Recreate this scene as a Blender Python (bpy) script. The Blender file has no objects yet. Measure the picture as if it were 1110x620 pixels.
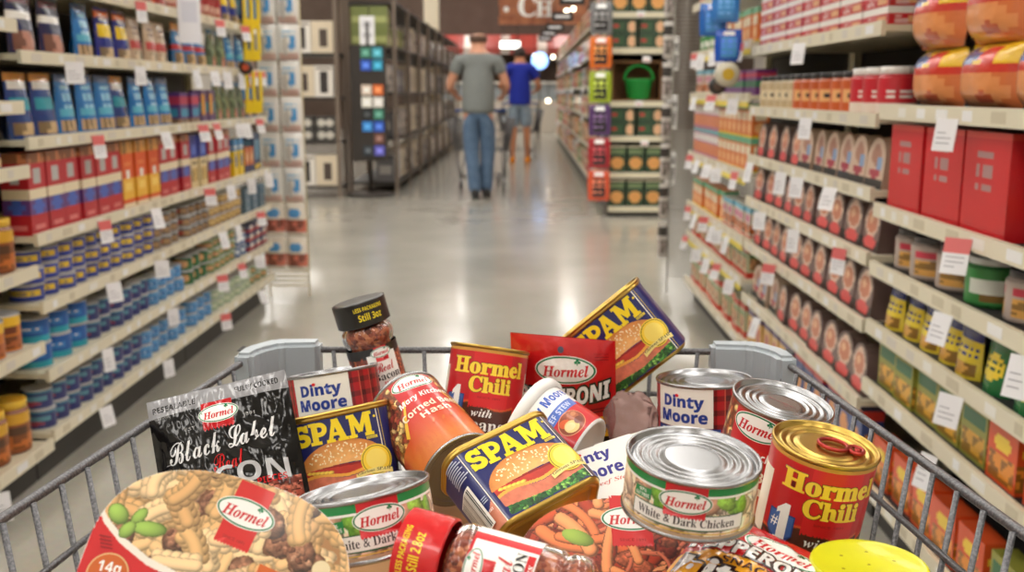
import bpy, bmesh, math, random
import numpy as np
from mathutils import Vector, Matrix
random.seed(7)
rng = np.random.default_rng(11)
SC = bpy.context.scene
COL = SC.collection
PI = math.pi

# ------------------------------------------------------------------ colour and materials
def lin(c):
    c = np.asarray(c, float) / 255.0
    return np.where(c <= 0.04045, c / 12.92, ((c + 0.055) / 1.055) ** 2.4)

MATS = {}
def mat(name, color=(200, 200, 200), rough=0.5, metal=0.0, coat=0.0, trans=0.0, ior=1.45,
        emit=None, estr=0.0, noise=None, bump=None, alpha=None):
    if name in MATS: return MATS[name]
    m = bpy.data.materials.new(name); m.use_nodes = True
    nt = m.node_tree; b = nt.nodes['Principled BSDF']
    c = tuple(lin(color)) + (1.0,)
    b.inputs['Base Color'].default_value = c
    b.inputs['Roughness'].default_value = rough
    b.inputs['Metallic'].default_value = metal
    b.inputs['Coat Weight'].default_value = coat
    b.inputs['Coat Roughness'].default_value = 0.08
    b.inputs['Transmission Weight'].default_value = trans
    b.inputs['IOR'].default_value = ior
    if alpha is not None: b.inputs['Alpha'].default_value = alpha
    if emit is not None:
        b.inputs['Emission Color'].default_value = tuple(lin(emit)) + (1,)
        b.inputs['Emission Strength'].default_value = estr
    tc = nt.nodes.new('ShaderNodeTexCoord')
    if noise:                                    # (scale, second colour, detail, low, high)
        sc_, c2, det, lo, hi = noise
        n = nt.nodes.new('ShaderNodeTexNoise'); n.inputs['Scale'].default_value = sc_; n.inputs['Detail'].default_value = det
        nt.links.new(tc.outputs['Object'], n.inputs['Vector'])
        r = nt.nodes.new('ShaderNodeValToRGB')
        r.color_ramp.elements[0].position = lo; r.color_ramp.elements[1].position = hi
        r.color_ramp.elements[0].color = c; r.color_ramp.elements[1].color = tuple(lin(c2)) + (1,)
        nt.links.new(n.outputs['Fac'], r.inputs['Fac']); nt.links.new(r.outputs['Color'], b.inputs['Base Color'])
    if bump:                                     # (scale, strength, distance, stretch)
        add_bump(nt, b, tc, *bump)
    MATS[name] = m
    return m

def add_bump(nt, b, tc, scale, strength, dist, stretch=(1, 1, 1), detail=3):
    mp = nt.nodes.new('ShaderNodeMapping'); mp.inputs['Scale'].default_value = stretch
    nt.links.new(tc.outputs['Object'], mp.inputs['Vector'])
    n = nt.nodes.new('ShaderNodeTexNoise'); n.inputs['Scale'].default_value = scale; n.inputs['Detail'].default_value = detail
    nt.links.new(mp.outputs['Vector'], n.inputs['Vector'])
    bp = nt.nodes.new('ShaderNodeBump'); bp.inputs['Strength'].default_value = strength; bp.inputs['Distance'].default_value = dist
    nt.links.new(n.outputs['Fac'], bp.inputs['Height']); nt.links.new(bp.outputs['Normal'], b.inputs['Normal'])

def printed(name, rough=0.35, coat=0.4, metal=0.0, bump=None):
    """print on paper, film or tin: colour from the mesh's own colour attribute"""
    if name in MATS: return MATS[name]
    m = bpy.data.materials.new(name); m.use_nodes = True
    nt = m.node_tree; b = nt.nodes['Principled BSDF']
    a = nt.nodes.new('ShaderNodeAttribute'); a.attribute_name = 'Ink'
    nt.links.new(a.outputs['Color'], b.inputs['Base Color'])
    b.inputs['Roughness'].default_value = rough; b.inputs['Metallic'].default_value = metal
    b.inputs['Coat Weight'].default_value = coat; b.inputs['Coat Roughness'].default_value = 0.06
    if bump:
        tc = nt.nodes.new('ShaderNodeTexCoord'); add_bump(nt, b, tc, *bump)
    MATS[name] = m
    return m

# ------------------------------------------------------------------ objects
def link(name, me, parent=None, M=None):
    o = bpy.data.objects.new(name, me); COL.objects.link(o)
    if M is not None: o.matrix_world = M
    if parent is not None: o.parent = parent
    return o
def thing(name, label, cat, M=None, group=None):
    o = bpy.data.objects.new(name, None); COL.objects.link(o)
    o.empty_display_size = 0.05
    if M is not None: o.matrix_world = M
    return tag(o, label, cat, group)
def tag(o, label, cat, group=None):
    o['label'] = label; o['category'] = cat
    if group: o['group'] = group
    return o
def struct(o): o['kind'] = 'structure'; return o

class MB:
    """collects polygons, each with a colour and a smooth flag, into one mesh"""
    def __init__(s): s.v = []; s.f = []; s.c = []; s.s = []; s.n = 0
    def add(s, verts, faces, col=(255, 255, 255), smooth=False):
        verts = np.asarray(verts, float).reshape(-1, 3)
        s.v.append(verts)
        off = s.n
        multi = isinstance(col, np.ndarray) and col.ndim == 2
        for i, f in enumerate(faces):
            s.f.append([a + off for a in f]); s.c.append(tuple(col[i]) if multi else tuple(col)); s.s.append(smooth)
        s.n += len(verts)
        return s
    def box(s, x0, y0, z0, x1, y1, z1, col=(255, 255, 255), bev=0.0):
        if bev <= 0:
            v = [(x0, y0, z0), (x1, y0, z0), (x1, y1, z0), (x0, y1, z0), (x0, y0, z1), (x1, y0, z1), (x1, y1, z1), (x0, y1, z1)]
            s.add(v, [(0, 3, 2, 1), (4, 5, 6, 7), (0, 1, 5, 4), (1, 2, 6, 5), (2, 3, 7, 6), (3, 0, 4, 7)], col)
        else:
            bm = bmesh.new(); bmesh.ops.create_cube(bm, size=1.0)
            for q in bm.verts: q.co = Vector(((x0 + x1) / 2 + q.co.x * (x1 - x0), (y0 + y1) / 2 + q.co.y * (y1 - y0), (z0 + z1) / 2 + q.co.z * (z1 - z0)))
            bmesh.ops.bevel(bm, geom=bm.edges[:], offset=bev, segments=2, affect='EDGES')
            s.bm(bm, col)
        return s
    def bm(s, bm, col=(255, 255, 255), smooth=False):
        bm.verts.ensure_lookup_table(); bm.verts.index_update()
        s.add([tuple(v.co) for v in bm.verts], [[v.index for v in f.verts] for f in bm.faces], col, smooth); bm.free()
        return s
    def tube(s, pts, r, n=8, col=(255, 255, 255), closed=False):
        P = [Vector(p) for p in pts]; m = len(P); R = r if hasattr(r, '__len__') else [r] * m
        rings = []; up = None
        for i in range(m):
            if closed: t = (P[(i + 1) % m] - P[i - 1])
            else: t = P[min(i + 1, m - 1)] - P[max(i - 1, 0)]
            t.normalize()
            if up is None:
                up = Vector((0, 0, 1)) if abs(t.z) < 0.9 else Vector((1, 0, 0))
            a = up - t * up.dot(t); a.normalize(); up = a; b = t.cross(a)
            rings.append([P[i] + (a * math.cos(k * 2 * PI / n) + b * math.sin(k * 2 * PI / n)) * R[i] for k in range(n)])
        V = [tuple(q) for g in rings for q in g]; F = []
        for i in range(m if closed else m - 1):
            j = (i + 1) % m
            for k in range(n): F.append((i * n + k, i * n + (k + 1) % n, j * n + (k + 1) % n, j * n + k))
        if not closed: F.append(tuple(range(n))[::-1]); F.append(tuple((m - 1) * n + k for k in range(n)))
        return s.add(V, F, col, True)
    def lathe(s, prof, n=64, col=(255, 255, 255), center=(0, 0, 0), cap0=False, cap1=False, axis='z'):
        V = []; F = []; m = len(prof)
        for (r, z) in prof:
            for k in range(n):
                a = 2 * PI * k / n; p = (r * math.cos(a), r * math.sin(a), z)
                if axis == 'x': p = (p[2], p[0], p[1])
                if axis == 'y': p = (p[0], p[2], p[1])
                V.append((p[0] + center[0], p[1] + center[1], p[2] + center[2]))
        for i in range(m - 1):
            for k in range(n): F.append((i * n + k, i * n + (k + 1) % n, (i + 1) * n + (k + 1) % n, (i + 1) * n + k))
        if cap0: F.append(tuple(range(n))[::-1])
        if cap1: F.append(tuple((m - 1) * n + k for k in range(n)))
        return s.add(V, F, col, True)
    def loft(s, rings, col=(255, 255, 255), cap0=False, cap1=False, smooth=True):
        n = len(rings[0]); V = [p for r in rings for p in r]; F = []
        for i in range(len(rings) - 1):
            for k in range(n): F.append((i * n + k, i * n + (k + 1) % n, (i + 1) * n + (k + 1) % n, (i + 1) * n + k))
        if cap0: F.append(tuple(range(n))[::-1])
        if cap1: F.append(tuple((len(rings) - 1) * n + k for k in range(n)))
        return s.add(V, F, col, smooth)
    def mesh(s, name, m, angle=None):
        me = bpy.data.meshes.new(name)
        V = np.concatenate(s.v) if s.v else np.zeros((0, 3))
        lens = np.array([len(f) for f in s.f], np.int32); flat = np.fromiter((a for f in s.f for a in f), np.int32, int(lens.sum()))
        me.vertices.add(len(V)); me.vertices.foreach_set('co', V.astype(np.float32).ravel())
        me.loops.add(len(flat)); me.loops.foreach_set('vertex_index', flat)
        me.polygons.add(len(lens)); st = np.concatenate([[0], np.cumsum(lens)[:-1]]).astype(np.int32)
        me.polygons.foreach_set('loop_start', st)
        me.polygons.foreach_set('use_smooth', np.array(s.s, bool))
        me.update(calc_edges=True); me.validate(clean_customdata=False)
        if len(me.polygons) == len(lens):
            a = me.color_attributes.new('Ink', 'FLOAT_COLOR', 'CORNER')
            C = np.ones((len(flat), 4), np.float32); C[:, :3] = np.repeat(lin(np.array(s.c)), lens, axis=0)
            a.data.foreach_set('color', C.ravel())
        if m is not None: me.materials.append(m)
        return me
    def obj(s, name, m, parent=None, M=None): return link(name, s.mesh(name, m), parent, M)

# ------------------------------------------------------------------ flat artwork that is wrapped onto a surface
def sty(txt, style):
    base = {'serif': (0x1D400, 0x1D41A, 0x1D7CE), 'serifit': (0x1D468, 0x1D482, 0x1D7CE), 'script': (0x1D4D0, 0x1D4EA, 0x1D7CE),
            'bold': (0x1D5D4, 0x1D5EE, 0x1D7EC), 'boldit': (0x1D63C, 0x1D656, 0x1D7EC)}.get(style)
    if not base: return txt
    o = ''
    for ch in txt:
        if 'A' <= ch <= 'Z': o += chr(base[0] + ord(ch) - 65)
        elif 'a' <= ch <= 'z': o += chr(base[1] + ord(ch) - 97)
        elif '0' <= ch <= '9': o += chr(base[2] + ord(ch) - 48)
        else: o += ch
    return o
GLY = {}
def glyphs(txt, style='plain', fat=0.0, spacing=1.0):
    k = (txt, style, fat, spacing)
    if k in GLY: return GLY[k]
    cu = bpy.data.curves.new('lettering', 'FONT'); cu.body = sty(txt, style); cu.resolution_u = 3
    cu.offset = fat; cu.space_character = spacing; cu.fill_mode = 'FRONT'
    o = bpy.data.objects.new('lettering', cu); COL.objects.link(o); bpy.context.view_layer.update()
    me = o.to_mesh()
    V = np.array([v.co[:2] for v in me.vertices]).reshape(-1, 2); F = [tuple(p.vertices) for p in me.polygons]
    o.to_mesh_clear(); bpy.data.objects.remove(o); bpy.data.curves.remove(cu)
    GLY[k] = (V, F)
    return GLY[k]

LH = 0.00005
class Art:
    """u to the right, v up, millimetres"""
    def __init__(s, su=None, sv=None): s.V = []; s.F = []; s.C = []; s.n = 0; s.su = su; s.sv = sv; s.ras = []; s.layer = 1; s.clip = None
    def put(s, V, F, col, lay=None):
        if lay is None: s.layer += 1; lay = s.layer
        V = np.asarray(V, float)
        s.V.append(np.c_[V, np.full(len(V), float(lay))]); s.F += [[a + s.n for a in f] for f in F]; s.C += [col] * len(F); s.n += len(V)
    def poly(s, pts, col, lay=None):
        from mathutils.geometry import tessellate_polygon
        t = tessellate_polygon([[Vector((p[0], p[1], 0)) for p in pts]])
        s.put(pts, [tuple(a) for a in t], col, lay)
    def rect(s, x0, y0, x1, y1, col, rot=0, lay=None):
        cx, cy = (x0 + x1) / 2, (y0 + y1) / 2; c, n = math.cos(math.radians(rot)), math.sin(math.radians(rot))
        P = [(cx + (x - cx) * c - (y - cy) * n, cy + (x - cx) * n + (y - cy) * c) for x, y in ((x0, y0), (x1, y0), (x1, y1), (x0, y1))]
        s.poly(P, col, lay)
    def ell(s, cx, cy, rx, ry, col, rot=0, n=40, lay=None):
        c, m = math.cos(math.radians(rot)), math.sin(math.radians(rot)); P = []
        for k in range(n):
            a = 2 * PI * k / n; x, y = rx * math.cos(a), ry * math.sin(a); P.append((cx + x * c - y * m, cy + x * m + y * c))
        s.put(P, [tuple(range(n))], col, lay)
    def text(s, txt, style, cx, cy, w=None, h=None, col=(0, 0, 0), rot=0, shear=0.0, fat=0.0, outline=None, ow=0.05, arc=0.0, spacing=1.0, grow=0.0):
        V0, F0 = glyphs(txt, style, fat, spacing)
        if len(V0) == 0: return
        lo, hi = V0.min(0), V0.max(0); cen = (lo + hi) / 2; sz = hi - lo
        kx = w / sz[0] if w else None; ky = h / sz[1] if h else None
        kx = kx or ky; ky = ky or kx
        def place(V):
            P = (V - cen) * [kx, ky]
            if grow: P[:, 1] *= 1 + grow * (P[:, 0] / (sz[0] * kx / 2))
            P[:, 0] += shear * P[:, 1]
            if arc: P[:, 1] += arc * (1 - (P[:, 0] / (sz[0] * kx / 2)) ** 2)
            c, n = math.cos(math.radians(rot)), math.sin(math.radians(rot))
            return np.c_[cx + P[:, 0] * c - P[:, 1] * n, cy + P[:, 0] * n + P[:, 1] * c]
        if outline is not None:
            Vo, Fo = glyphs(txt, style, fat + ow, spacing); s.put(place(Vo), Fo, outline)
        s.put(place(V0), F0, col)
    def raster(s, x0, y0, x1, y1, img):
        ny, nx = img.shape[:2]
        s.ras.append((x0, y0, x1, y1, img))
    def build(s, mb, fn, base_h=0.0):
        """fn(u_m, v_m, h) -> xyz ; u,v in metres"""
        for x0, y0, x1, y1, img in s.ras:
            ny, nx = img.shape[:2]
            U, W = np.meshgrid(np.linspace(x0, x1, nx + 1), np.linspace(y0, y1, ny + 1))
            P = fn(U.ravel() / 1000, W.ravel() / 1000, np.full(U.size, base_h))
            i, j = np.meshgrid(np.arange(nx), np.arange(ny)); a = (j * (nx + 1) + i).ravel()
            F = np.stack([a, a + 1, a + nx + 2, a + nx + 1], -1)
            C = img.reshape(-1, 3)
            if s.clip is not None:
                cu = ((i + .5) / nx * (x1 - x0) + x0).ravel(); cv = ((j + .5) / ny * (y1 - y0) + y0).ravel()
                k = s.clip(cu, cv); F = F[k]; C = C[k]
            mb.add(P, F.tolist(), C, True)
        if s.n:
            bm = bmesh.new(); cl = bm.faces.layers.int.new('c'); V = np.concatenate(s.V)
            vs = [bm.verts.new(v) for v in V]; cols = []; idx = {}
            for f, c in zip(s.F, s.C):
                try: q = bm.faces.new([vs[a] for a in f])
                except ValueError: continue
                c = tuple(c)
                if c not in idx: idx[c] = len(cols); cols.append(c)
                q[cl] = idx[c]
            lo, hi = V.min(0), V.max(0)
            for step, ax in ((s.su, 0), (s.sv, 1)):
                if not step: continue
                t = math.floor(lo[ax] / step) * step + step
                while t < hi[ax]:
                    no = (1, 0, 0) if ax == 0 else (0, 1, 0); co = (t, 0, 0) if ax == 0 else (0, t, 0)
                    bmesh.ops.bisect_plane(bm, geom=bm.verts[:] + bm.edges[:] + bm.faces[:], plane_co=co, plane_no=no, dist=1e-5)
                    t += step
            if s.clip is not None:
                bad = []
                for q in bm.faces:
                    m = q.calc_center_median()
                    if not s.clip(np.array([m.x]), np.array([m.y]))[0]: bad.append(q)
                bmesh.ops.delete(bm, geom=bad, context='FACES')
            bm.verts.index_update(); W = np.array([v.co[:] for v in bm.verts]).reshape(-1, 3)
            P = fn(W[:, 0] / 1000, W[:, 1] / 1000, base_h + W[:, 2] * LH)
            up = [q for q in bm.faces]
            F = []; C = []
            for q in up:
                ids = [v.index for v in q.verts]
                if q.normal.z < 0: ids = ids[::-1]
                F.append(ids); C.append(cols[q[cl]])
            mb.add(P, F, np.array(C, float), True)
            bm.free()
        return mb

def zig(x0, x1, y, d, n):
    P = []
    for i in range(n): P += [(x0 + (x1 - x0) * i / n, y), (x0 + (x1 - x0) * (i + .5) / n, y - d)]
    return P + [(x1, y)]
def spam_letters(a, cx, cy, w, h, col):
    """SPAM as four chunky slab letters made of overlapping strokes in one layer"""
    a.layer += 1; lay = a.layer; L = {}
    def st(g, pts, wd):
        for (x0, y0), (x1, y1) in zip(pts[:-1], pts[1:]):
            d = math.hypot(x1 - x0, y1 - y0) or 1; nx, ny = -(y1 - y0) / d * wd / 2, (x1 - x0) / d * wd / 2
            ex, ey = (x1 - x0) / d * wd * .12, (y1 - y0) / d * wd * .12
            g.append([(x0 - ex - nx, y0 - ey - ny), (x1 + ex - nx, y1 + ey - ny), (x1 + ex + nx, y1 + ey + ny), (x0 - ex + nx, y0 - ey + ny)])
    arc = lambda x, y, rx, ry, a0, a1, n=12: [(x + rx * math.cos(math.radians(a0 + (a1 - a0) * k / n)), y + ry * math.sin(math.radians(a0 + (a1 - a0) * k / n))) for k in range(n + 1)]
    S = []; st(S, arc(.33, .68, .21, .2, 15, 270), .22); st(S, arc(.33, .3, .23, .2, 90, -165), .23); S.append([(.5, .98), (.62, .98), (.62, .64), (.5, .64)]); S.append([(.02, .36), (.14, .36), (.14, .0), (.02, .0)])
    P = []; st(P, [(.22, .05), (.22, .95)], .25); st(P, [(.2, .88)] + arc(.42, .66, .22, .22, 90, -90) + [(.2, .44)], .2); P.append([(.0, 0), (.46, 0), (.46, .15), (.0, .15)]); P.append([(0, .85), (.3, .85), (.3, 1.0), (0, 1.0)])
    A = []; st(A, [(.16, .06), (.42, .95)], .17); st(A, [(.46, .95), (.72, .06)], .26); st(A, [(.25, .34), (.6, .34)], .15); A.append([(0, 0), (.36, 0), (.36, .14), (0, .14)]); A.append([(.48, 0), (.92, 0), (.92, .14), (.48, .14)]); A.append([(.3, .87), (.56, .87), (.56, 1.0), (.3, 1.0)])
    M = []; st(M, [(.18, .05), (.18, .95)], .17); st(M, [(.22, .95), (.5, .25)], .22); st(M, [(.5, .25), (.78, .95)], .17); st(M, [(.84, .05), (.84, .95)], .24); 
    for q in ((0, .34, 0), (.66, 1.04, 0), (0, .3, .86), (.74, 1.04, .86)): M.append([(q[0], q[2]), (q[1], q[2]), (q[1], q[2] + .14), (q[0], q[2] + .14)])
    x = 0; out = []
    for g, adv in ((S, .66), (P, .66), (A, .94), (M, 1.04)):
        for p in g: out.append([(x + q[0], q[1]) for q in p])
        x += adv
    for i, p in enumerate(out): a.poly([(cx + (q[0] / x - .5) * w, cy + (q[1] - .5) * h * (1 + .12 * (q[0] / x))) for q in p], col, lay + .12 * i)
    a.layer += 4
RED = (205, 28, 36); GREEN = (0, 122, 72); WHITE = (250, 249, 245)
def hormel(a, x, y, w, rot=0, ribbon=None, rw=None, top=None, bot=None):
    c, n = math.cos(math.radians(rot)), math.sin(math.radians(rot))
    T = lambda p, q: (x + p * c - q * n, y + p * n + q * c)
    if ribbon is not None:
        rw = rw or w * .6; top = w * .5 if top is None else top; bot = w * .5 if bot is None else bot
        P = [T(-rw / 2, top)] + [T(p, q) for p, q in zig(-rw / 2, rw / 2, -bot, w * .03, 11)] + [T(rw / 2, top)]
        a.poly(P, ribbon)
        a.text('SINCE 1891', 'plain', *T(0, -bot + w * .1), w=rw * .62, h=w * .05, col=tuple(int(v * .72) for v in ribbon), rot=rot)
    a.ell(x, y, w / 2, w * .235, WHITE, rot); a.ell(x, y, w * .485, w * .222, GREEN, rot); a.ell(x, y, w * .455, w * .195, WHITE, rot)
    a.text('Hormel', 'serifit', x, y - w * .015 * c, w=w * .76, h=w * .19, col=RED, rot=rot + 2, fat=.012)
    for dx, dy in ((-.028, 0), (.028, 0), (0, .03)):
        a.ell(*T(w * (.2 + dx), w * (.135 + dy)), w * .024, w * .024, GREEN, n=12)
    a.ell(*T(w * .2, w * .11), w * .008, w * .028, GREEN, n=10)

# ------------------------------------------------------------------ food pictures printed on the packs
def vnoise(X, Y, s, seed=0):
    r = np.random.default_rng(seed); G = r.random((64, 64))
    x = X / s; y = Y / s; xi = np.floor(x).astype(int); yi = np.floor(y).astype(int); fx = x - xi; fy = y - yi
    fx = fx * fx * (3 - 2 * fx); fy = fy * fy * (3 - 2 * fy); g = lambda a, b: G[a % 64, b % 64]
    return (g(xi, yi) * (1 - fx) + g(xi + 1, yi) * fx) * (1 - fy) + (g(xi, yi + 1) * (1 - fx) + g(xi + 1, yi + 1) * fx) * fy
def fbm(X, Y, s, seed=0): return (vnoise(X, Y, s, seed) + .5 * vnoise(X, Y, s / 2, seed + 1) + .25 * vnoise(X, Y, s / 4, seed + 2)) / 1.75
class Pix:
    def __init__(s, x0, y0, x1, y1, cell, col):
        s.nx = max(2, int((x1 - x0) / cell)); s.ny = max(2, int((y1 - y0) / cell)); s.b = (x0, y0, x1, y1)
        s.X, s.Y = np.meshgrid(x0 + (np.arange(s.nx) + .5) * (x1 - x0) / s.nx, y0 + (np.arange(s.ny) + .5) * (y1 - y0) / s.ny)
        s.A = np.zeros((s.ny, s.nx, 3)) + np.array(col, float)
    def mask(s, m, col): s.A[m] = col
    def mul(s, f): s.A *= np.asarray(f)[..., None] if np.ndim(f) == 2 else f
    def mix(s, m, col): m = np.clip(m, 0, 1)[..., None]; s.A = s.A * (1 - m) + np.array(col, float) * m
    def blob(s, cx, cy, rx, ry, rot, col, k=.3, tex=0, seed=0, edge=1.0):
        c, n = math.cos(rot), math.sin(rot); dx = s.X - cx; dy = s.Y - cy
        R = max(rx, ry); sel = (abs(dx) < R * 1.2) & (abs(dy) < R * 1.2)
        if not sel.any(): return
        ys, xs = np.where(sel); y0, y1, x0, x1 = ys.min(), ys.max() + 1, xs.min(), xs.max() + 1
        dx = dx[y0:y1, x0:x1]; dy = dy[y0:y1, x0:x1]
        u = (dx * c + dy * n) / rx; v = (-dx * n + dy * c) / ry; d = u * u + v * v
        if tex: d = d + (fbm(s.X[y0:y1, x0:x1], s.Y[y0:y1, x0:x1], R * .5, seed) - .5) * .7
        m = d < 1; z = np.sqrt(np.clip(1 - d, 0, 1))
        L = 1 - k + k * 1.5 * np.clip(z * .7 + (-dx + dy) / R * .35 + .15, 0, 1.2)
        if tex: L = L * (1 + tex * (fbm(s.X[y0:y1, x0:x1], s.Y[y0:y1, x0:x1], R * .22, seed + 5) - .5))
        B = s.A[y0:y1, x0:x1]; B[m] = np.clip((np.array(col, float) * L[..., None])[m], 0, 255)
    def tube(s, pts, r, col, k=.35, rim=.6):
        P = np.array(pts, float); lo = P.min(0) - r * 1.3; hi = P.max(0) + r * 1.3
        cx = (s.X[0] > lo[0]) & (s.X[0] < hi[0]); cy = (s.Y[:, 0] > lo[1]) & (s.Y[:, 0] < hi[1])
        if not cx.any() or not cy.any(): return
        x0, x1 = np.where(cx)[0][[0, -1]]; y0, y1 = np.where(cy)[0][[0, -1]]; sl = (slice(y0, y1 + 1), slice(x0, x1 + 1))
        X = s.X[sl]; Y = s.Y[sl]; D = np.full(X.shape, 1e9); E = np.full(X.shape, 1e9)
        for (ax, ay), (bx, by) in zip(P[:-1], P[1:]):
            dx, dy = bx - ax, by - ay; l2 = dx * dx + dy * dy + 1e-9
            t = np.clip(((X - ax) * dx + (Y - ay) * dy) / l2, 0, 1); D = np.minimum(D, np.hypot(X - ax - t * dx, Y - ay - t * dy))
            t = np.clip(((X + .3 * r - ax) * dx + (Y - .35 * r - ay) * dy) / l2, 0, 1); E = np.minimum(E, np.hypot(X + .3 * r - ax - t * dx, Y - .35 * r - ay - t * dy))
        B = s.A[sl]; c = np.array(col, float); m = D < r * 1.15; B[m] = c * rim
        m = D < r; L = (1 - k) + k * 1.55 * np.sqrt(np.clip(1 - (E / r / 1.25) ** 2, 0, 1)); B[m] = np.clip(c * L[..., None], 0, 255)[m]
    def to(s, art): art.raster(*s.b, np.clip(s.A, 0, 255))

def macaroni(px, x0, y0, x1, y1, n, size, seed, inside=lambda x, y: True):
    """creamy ruffled noodles with browned beef"""
    r = random.Random(seed); spots = sorted(((r.uniform(x0, x1), r.uniform(y0, y1)) for i in range(n)), key=lambda q: q[1] * .6 + r.uniform(-40, 40))
    for i, (x, y) in enumerate(spots):
        a = r.uniform(0, 2 * PI); L = size * r.uniform(2.0, 3.1); cur = r.uniform(-.7, .7)
        col = r.choice([(226, 186, 132), (217, 174, 118), (234, 200, 152), (208, 164, 110)])
        if r.random() < .2:
            px.blob(x, y, size * 1.3, size * 1.0, a, (120, 80, 54), .1, .3, i); px.blob(x, y, size * 1.2, size * .92, a, (142, 98, 74), .55, .9, i)
            for q in range(9): px.blob(x + r.uniform(-.8, .8) * size, y + r.uniform(-.6, .6) * size, size * .3, size * .2, r.uniform(0, 3), r.choice([(178, 134, 106), (160, 112, 86), (120, 78, 58)]), .5, .6, i + q)
            continue
        P = []; q = [x, y]; m = 22; st = L / m
        for t in range(m):
            q = [q[0] + math.cos(a) * st, q[1] + math.sin(a) * st]; a += cur / m * 2
            P.append((q[0], q[1], a))
        for sd in (1, -1):                                 # frilled edges
            for t in range(0, m, 5):
                u, v, an = P[t]; o = size * .46 * sd
                px.blob(u - math.sin(an) * o, v + math.cos(an) * o, size * .5, size * .42, an, tuple(c * .8 for c in col), 0)
                px.blob(u - math.sin(an) * o, v + math.cos(an) * o, size * .46, size * .38, an, tuple(c * (1.0 if sd > 0 else .92) for c in col), .34)
        px.tube([(u, v) for u, v, an in P], size * .4, tuple(c * .97 for c in col), .3, .9)
def strands(px, x0, y0, x1, y1, n, rad, cols, seed, L=22):
    r = random.Random(seed)
    for i in range(n):
        x, y = r.uniform(x0, x1), r.uniform(y0, y1); a = r.uniform(-.7, .7) + r.choice([0, 0, 1.2, PI]); P = []; k = r.uniform(-.10, .10)
        for t in range(int(L / rad / 1.4)):
            P.append((x, y)); x += math.cos(a) * rad * 1.6; y += math.sin(a) * rad * 1.6; a += k * 2
        px.tube(P, rad * r.uniform(.7, 1.2), r.choice(cols), .45)
def chunks(px, x0, y0, x1, y1, n, sz, cols, seed, tex=.5):
    r = random.Random(seed)
    for i in range(n):
        c = r.choice(cols); x, y, a = r.uniform(x0, x1), r.uniform(y0, y1), r.uniform(0, 3); p, q = sz * r.uniform(.6, 1.2), sz * r.uniform(.45, .9)
        px.blob(x, y, p * 1.1, q * 1.12, a, tuple(v * .6 for v in c), 0, tex * .5, i)
        px.blob(x, y, p, q, a, c, .4, tex, i)
def burger(px, x0, y0, x1, y1, seed=3):
    """a slice-of-meat burger in the box x0..x1, y0..y1"""
    W = x1 - x0; H = y1 - y0; X, Y = px.X, px.Y; u = (X - x0) / W; v = (Y - y0) / H
    nz = fbm(X, Y, 3, seed)
    px.mask((v < .15 + .07 * nz) & (u > .02) & (v > .0), (36, 96, 38))
    r = random.Random(seed)
    for i in range(90): px.blob(x0 + r.uniform(0, 1) * W, y0 + r.uniform(.0, .15) * H, W * .035, W * .02, r.uniform(0, 3), r.choice([(70, 140, 52), (42, 104, 40), (120, 172, 76), (28, 74, 30)]), .5, .6, i)
    m = (abs(u - .5) < .5) & (v > .10 + .08 * abs(u - .5) * 2) & (v < .36 + .05 * np.sin(u * 9))
    px.mask(m, (214, 120, 92)); px.A[m] *= (1 + .35 * (fbm(X, Y, 6, seed + 4) - .5))[m][..., None]
    m = (abs(u - .5) < .5) & (v > .36 + .04 * np.sin(u * 9)) & (v < .42 + .04 * np.sin(u * 9)); px.mask(m, (244, 178, 72))
    m = (abs(u - .47) < .47) & (v > .42 + .04 * np.sin(u * 9)) & (v < .56 - .1 * (u - .5)); px.mask(m, (196, 56, 44)); px.A[m] *= (1 + .3 * (fbm(X, Y, 8, seed + 9) - .5))[m][..., None]
    m = (abs(u - .47) < .42) & (abs(v - .54 + .08 * (u - .5)) < .02); px.mask(m, (150, 32, 30))
    for i in range(6): px.blob(x0 + W * (.08 + .05 * i), y0 + H * (.5 - .01 * i), W * .035, H * .03, 0, (246, 205, 84), .3)
    d = ((u - .5) / .52) ** 2 + ((v - .5) / .52) ** 2; m = (d < 1) & (v > .52 + .05 * (1 - ((u - .5) / .5) ** 2))
    t = np.clip((1 - d), 0, 1); c = np.array((214, 134, 62)) * (1 - t[..., None]) + np.array((246, 190, 118)) * t[..., None]
    px.A[m] = (c * (1 + .12 * (nz - .5))[..., None])[m]
    for i in range(110):
        a, b = r.uniform(.08, .92), r.uniform(.62, .98)
        if ((a - .5) / .5) ** 2 + ((b - .5) / .5) ** 2 < .9: px.blob(x0 + a * W, y0 + b * H, W * .013, W * .008, r.uniform(0, 3), (255, 236, 196), .1)

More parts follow.
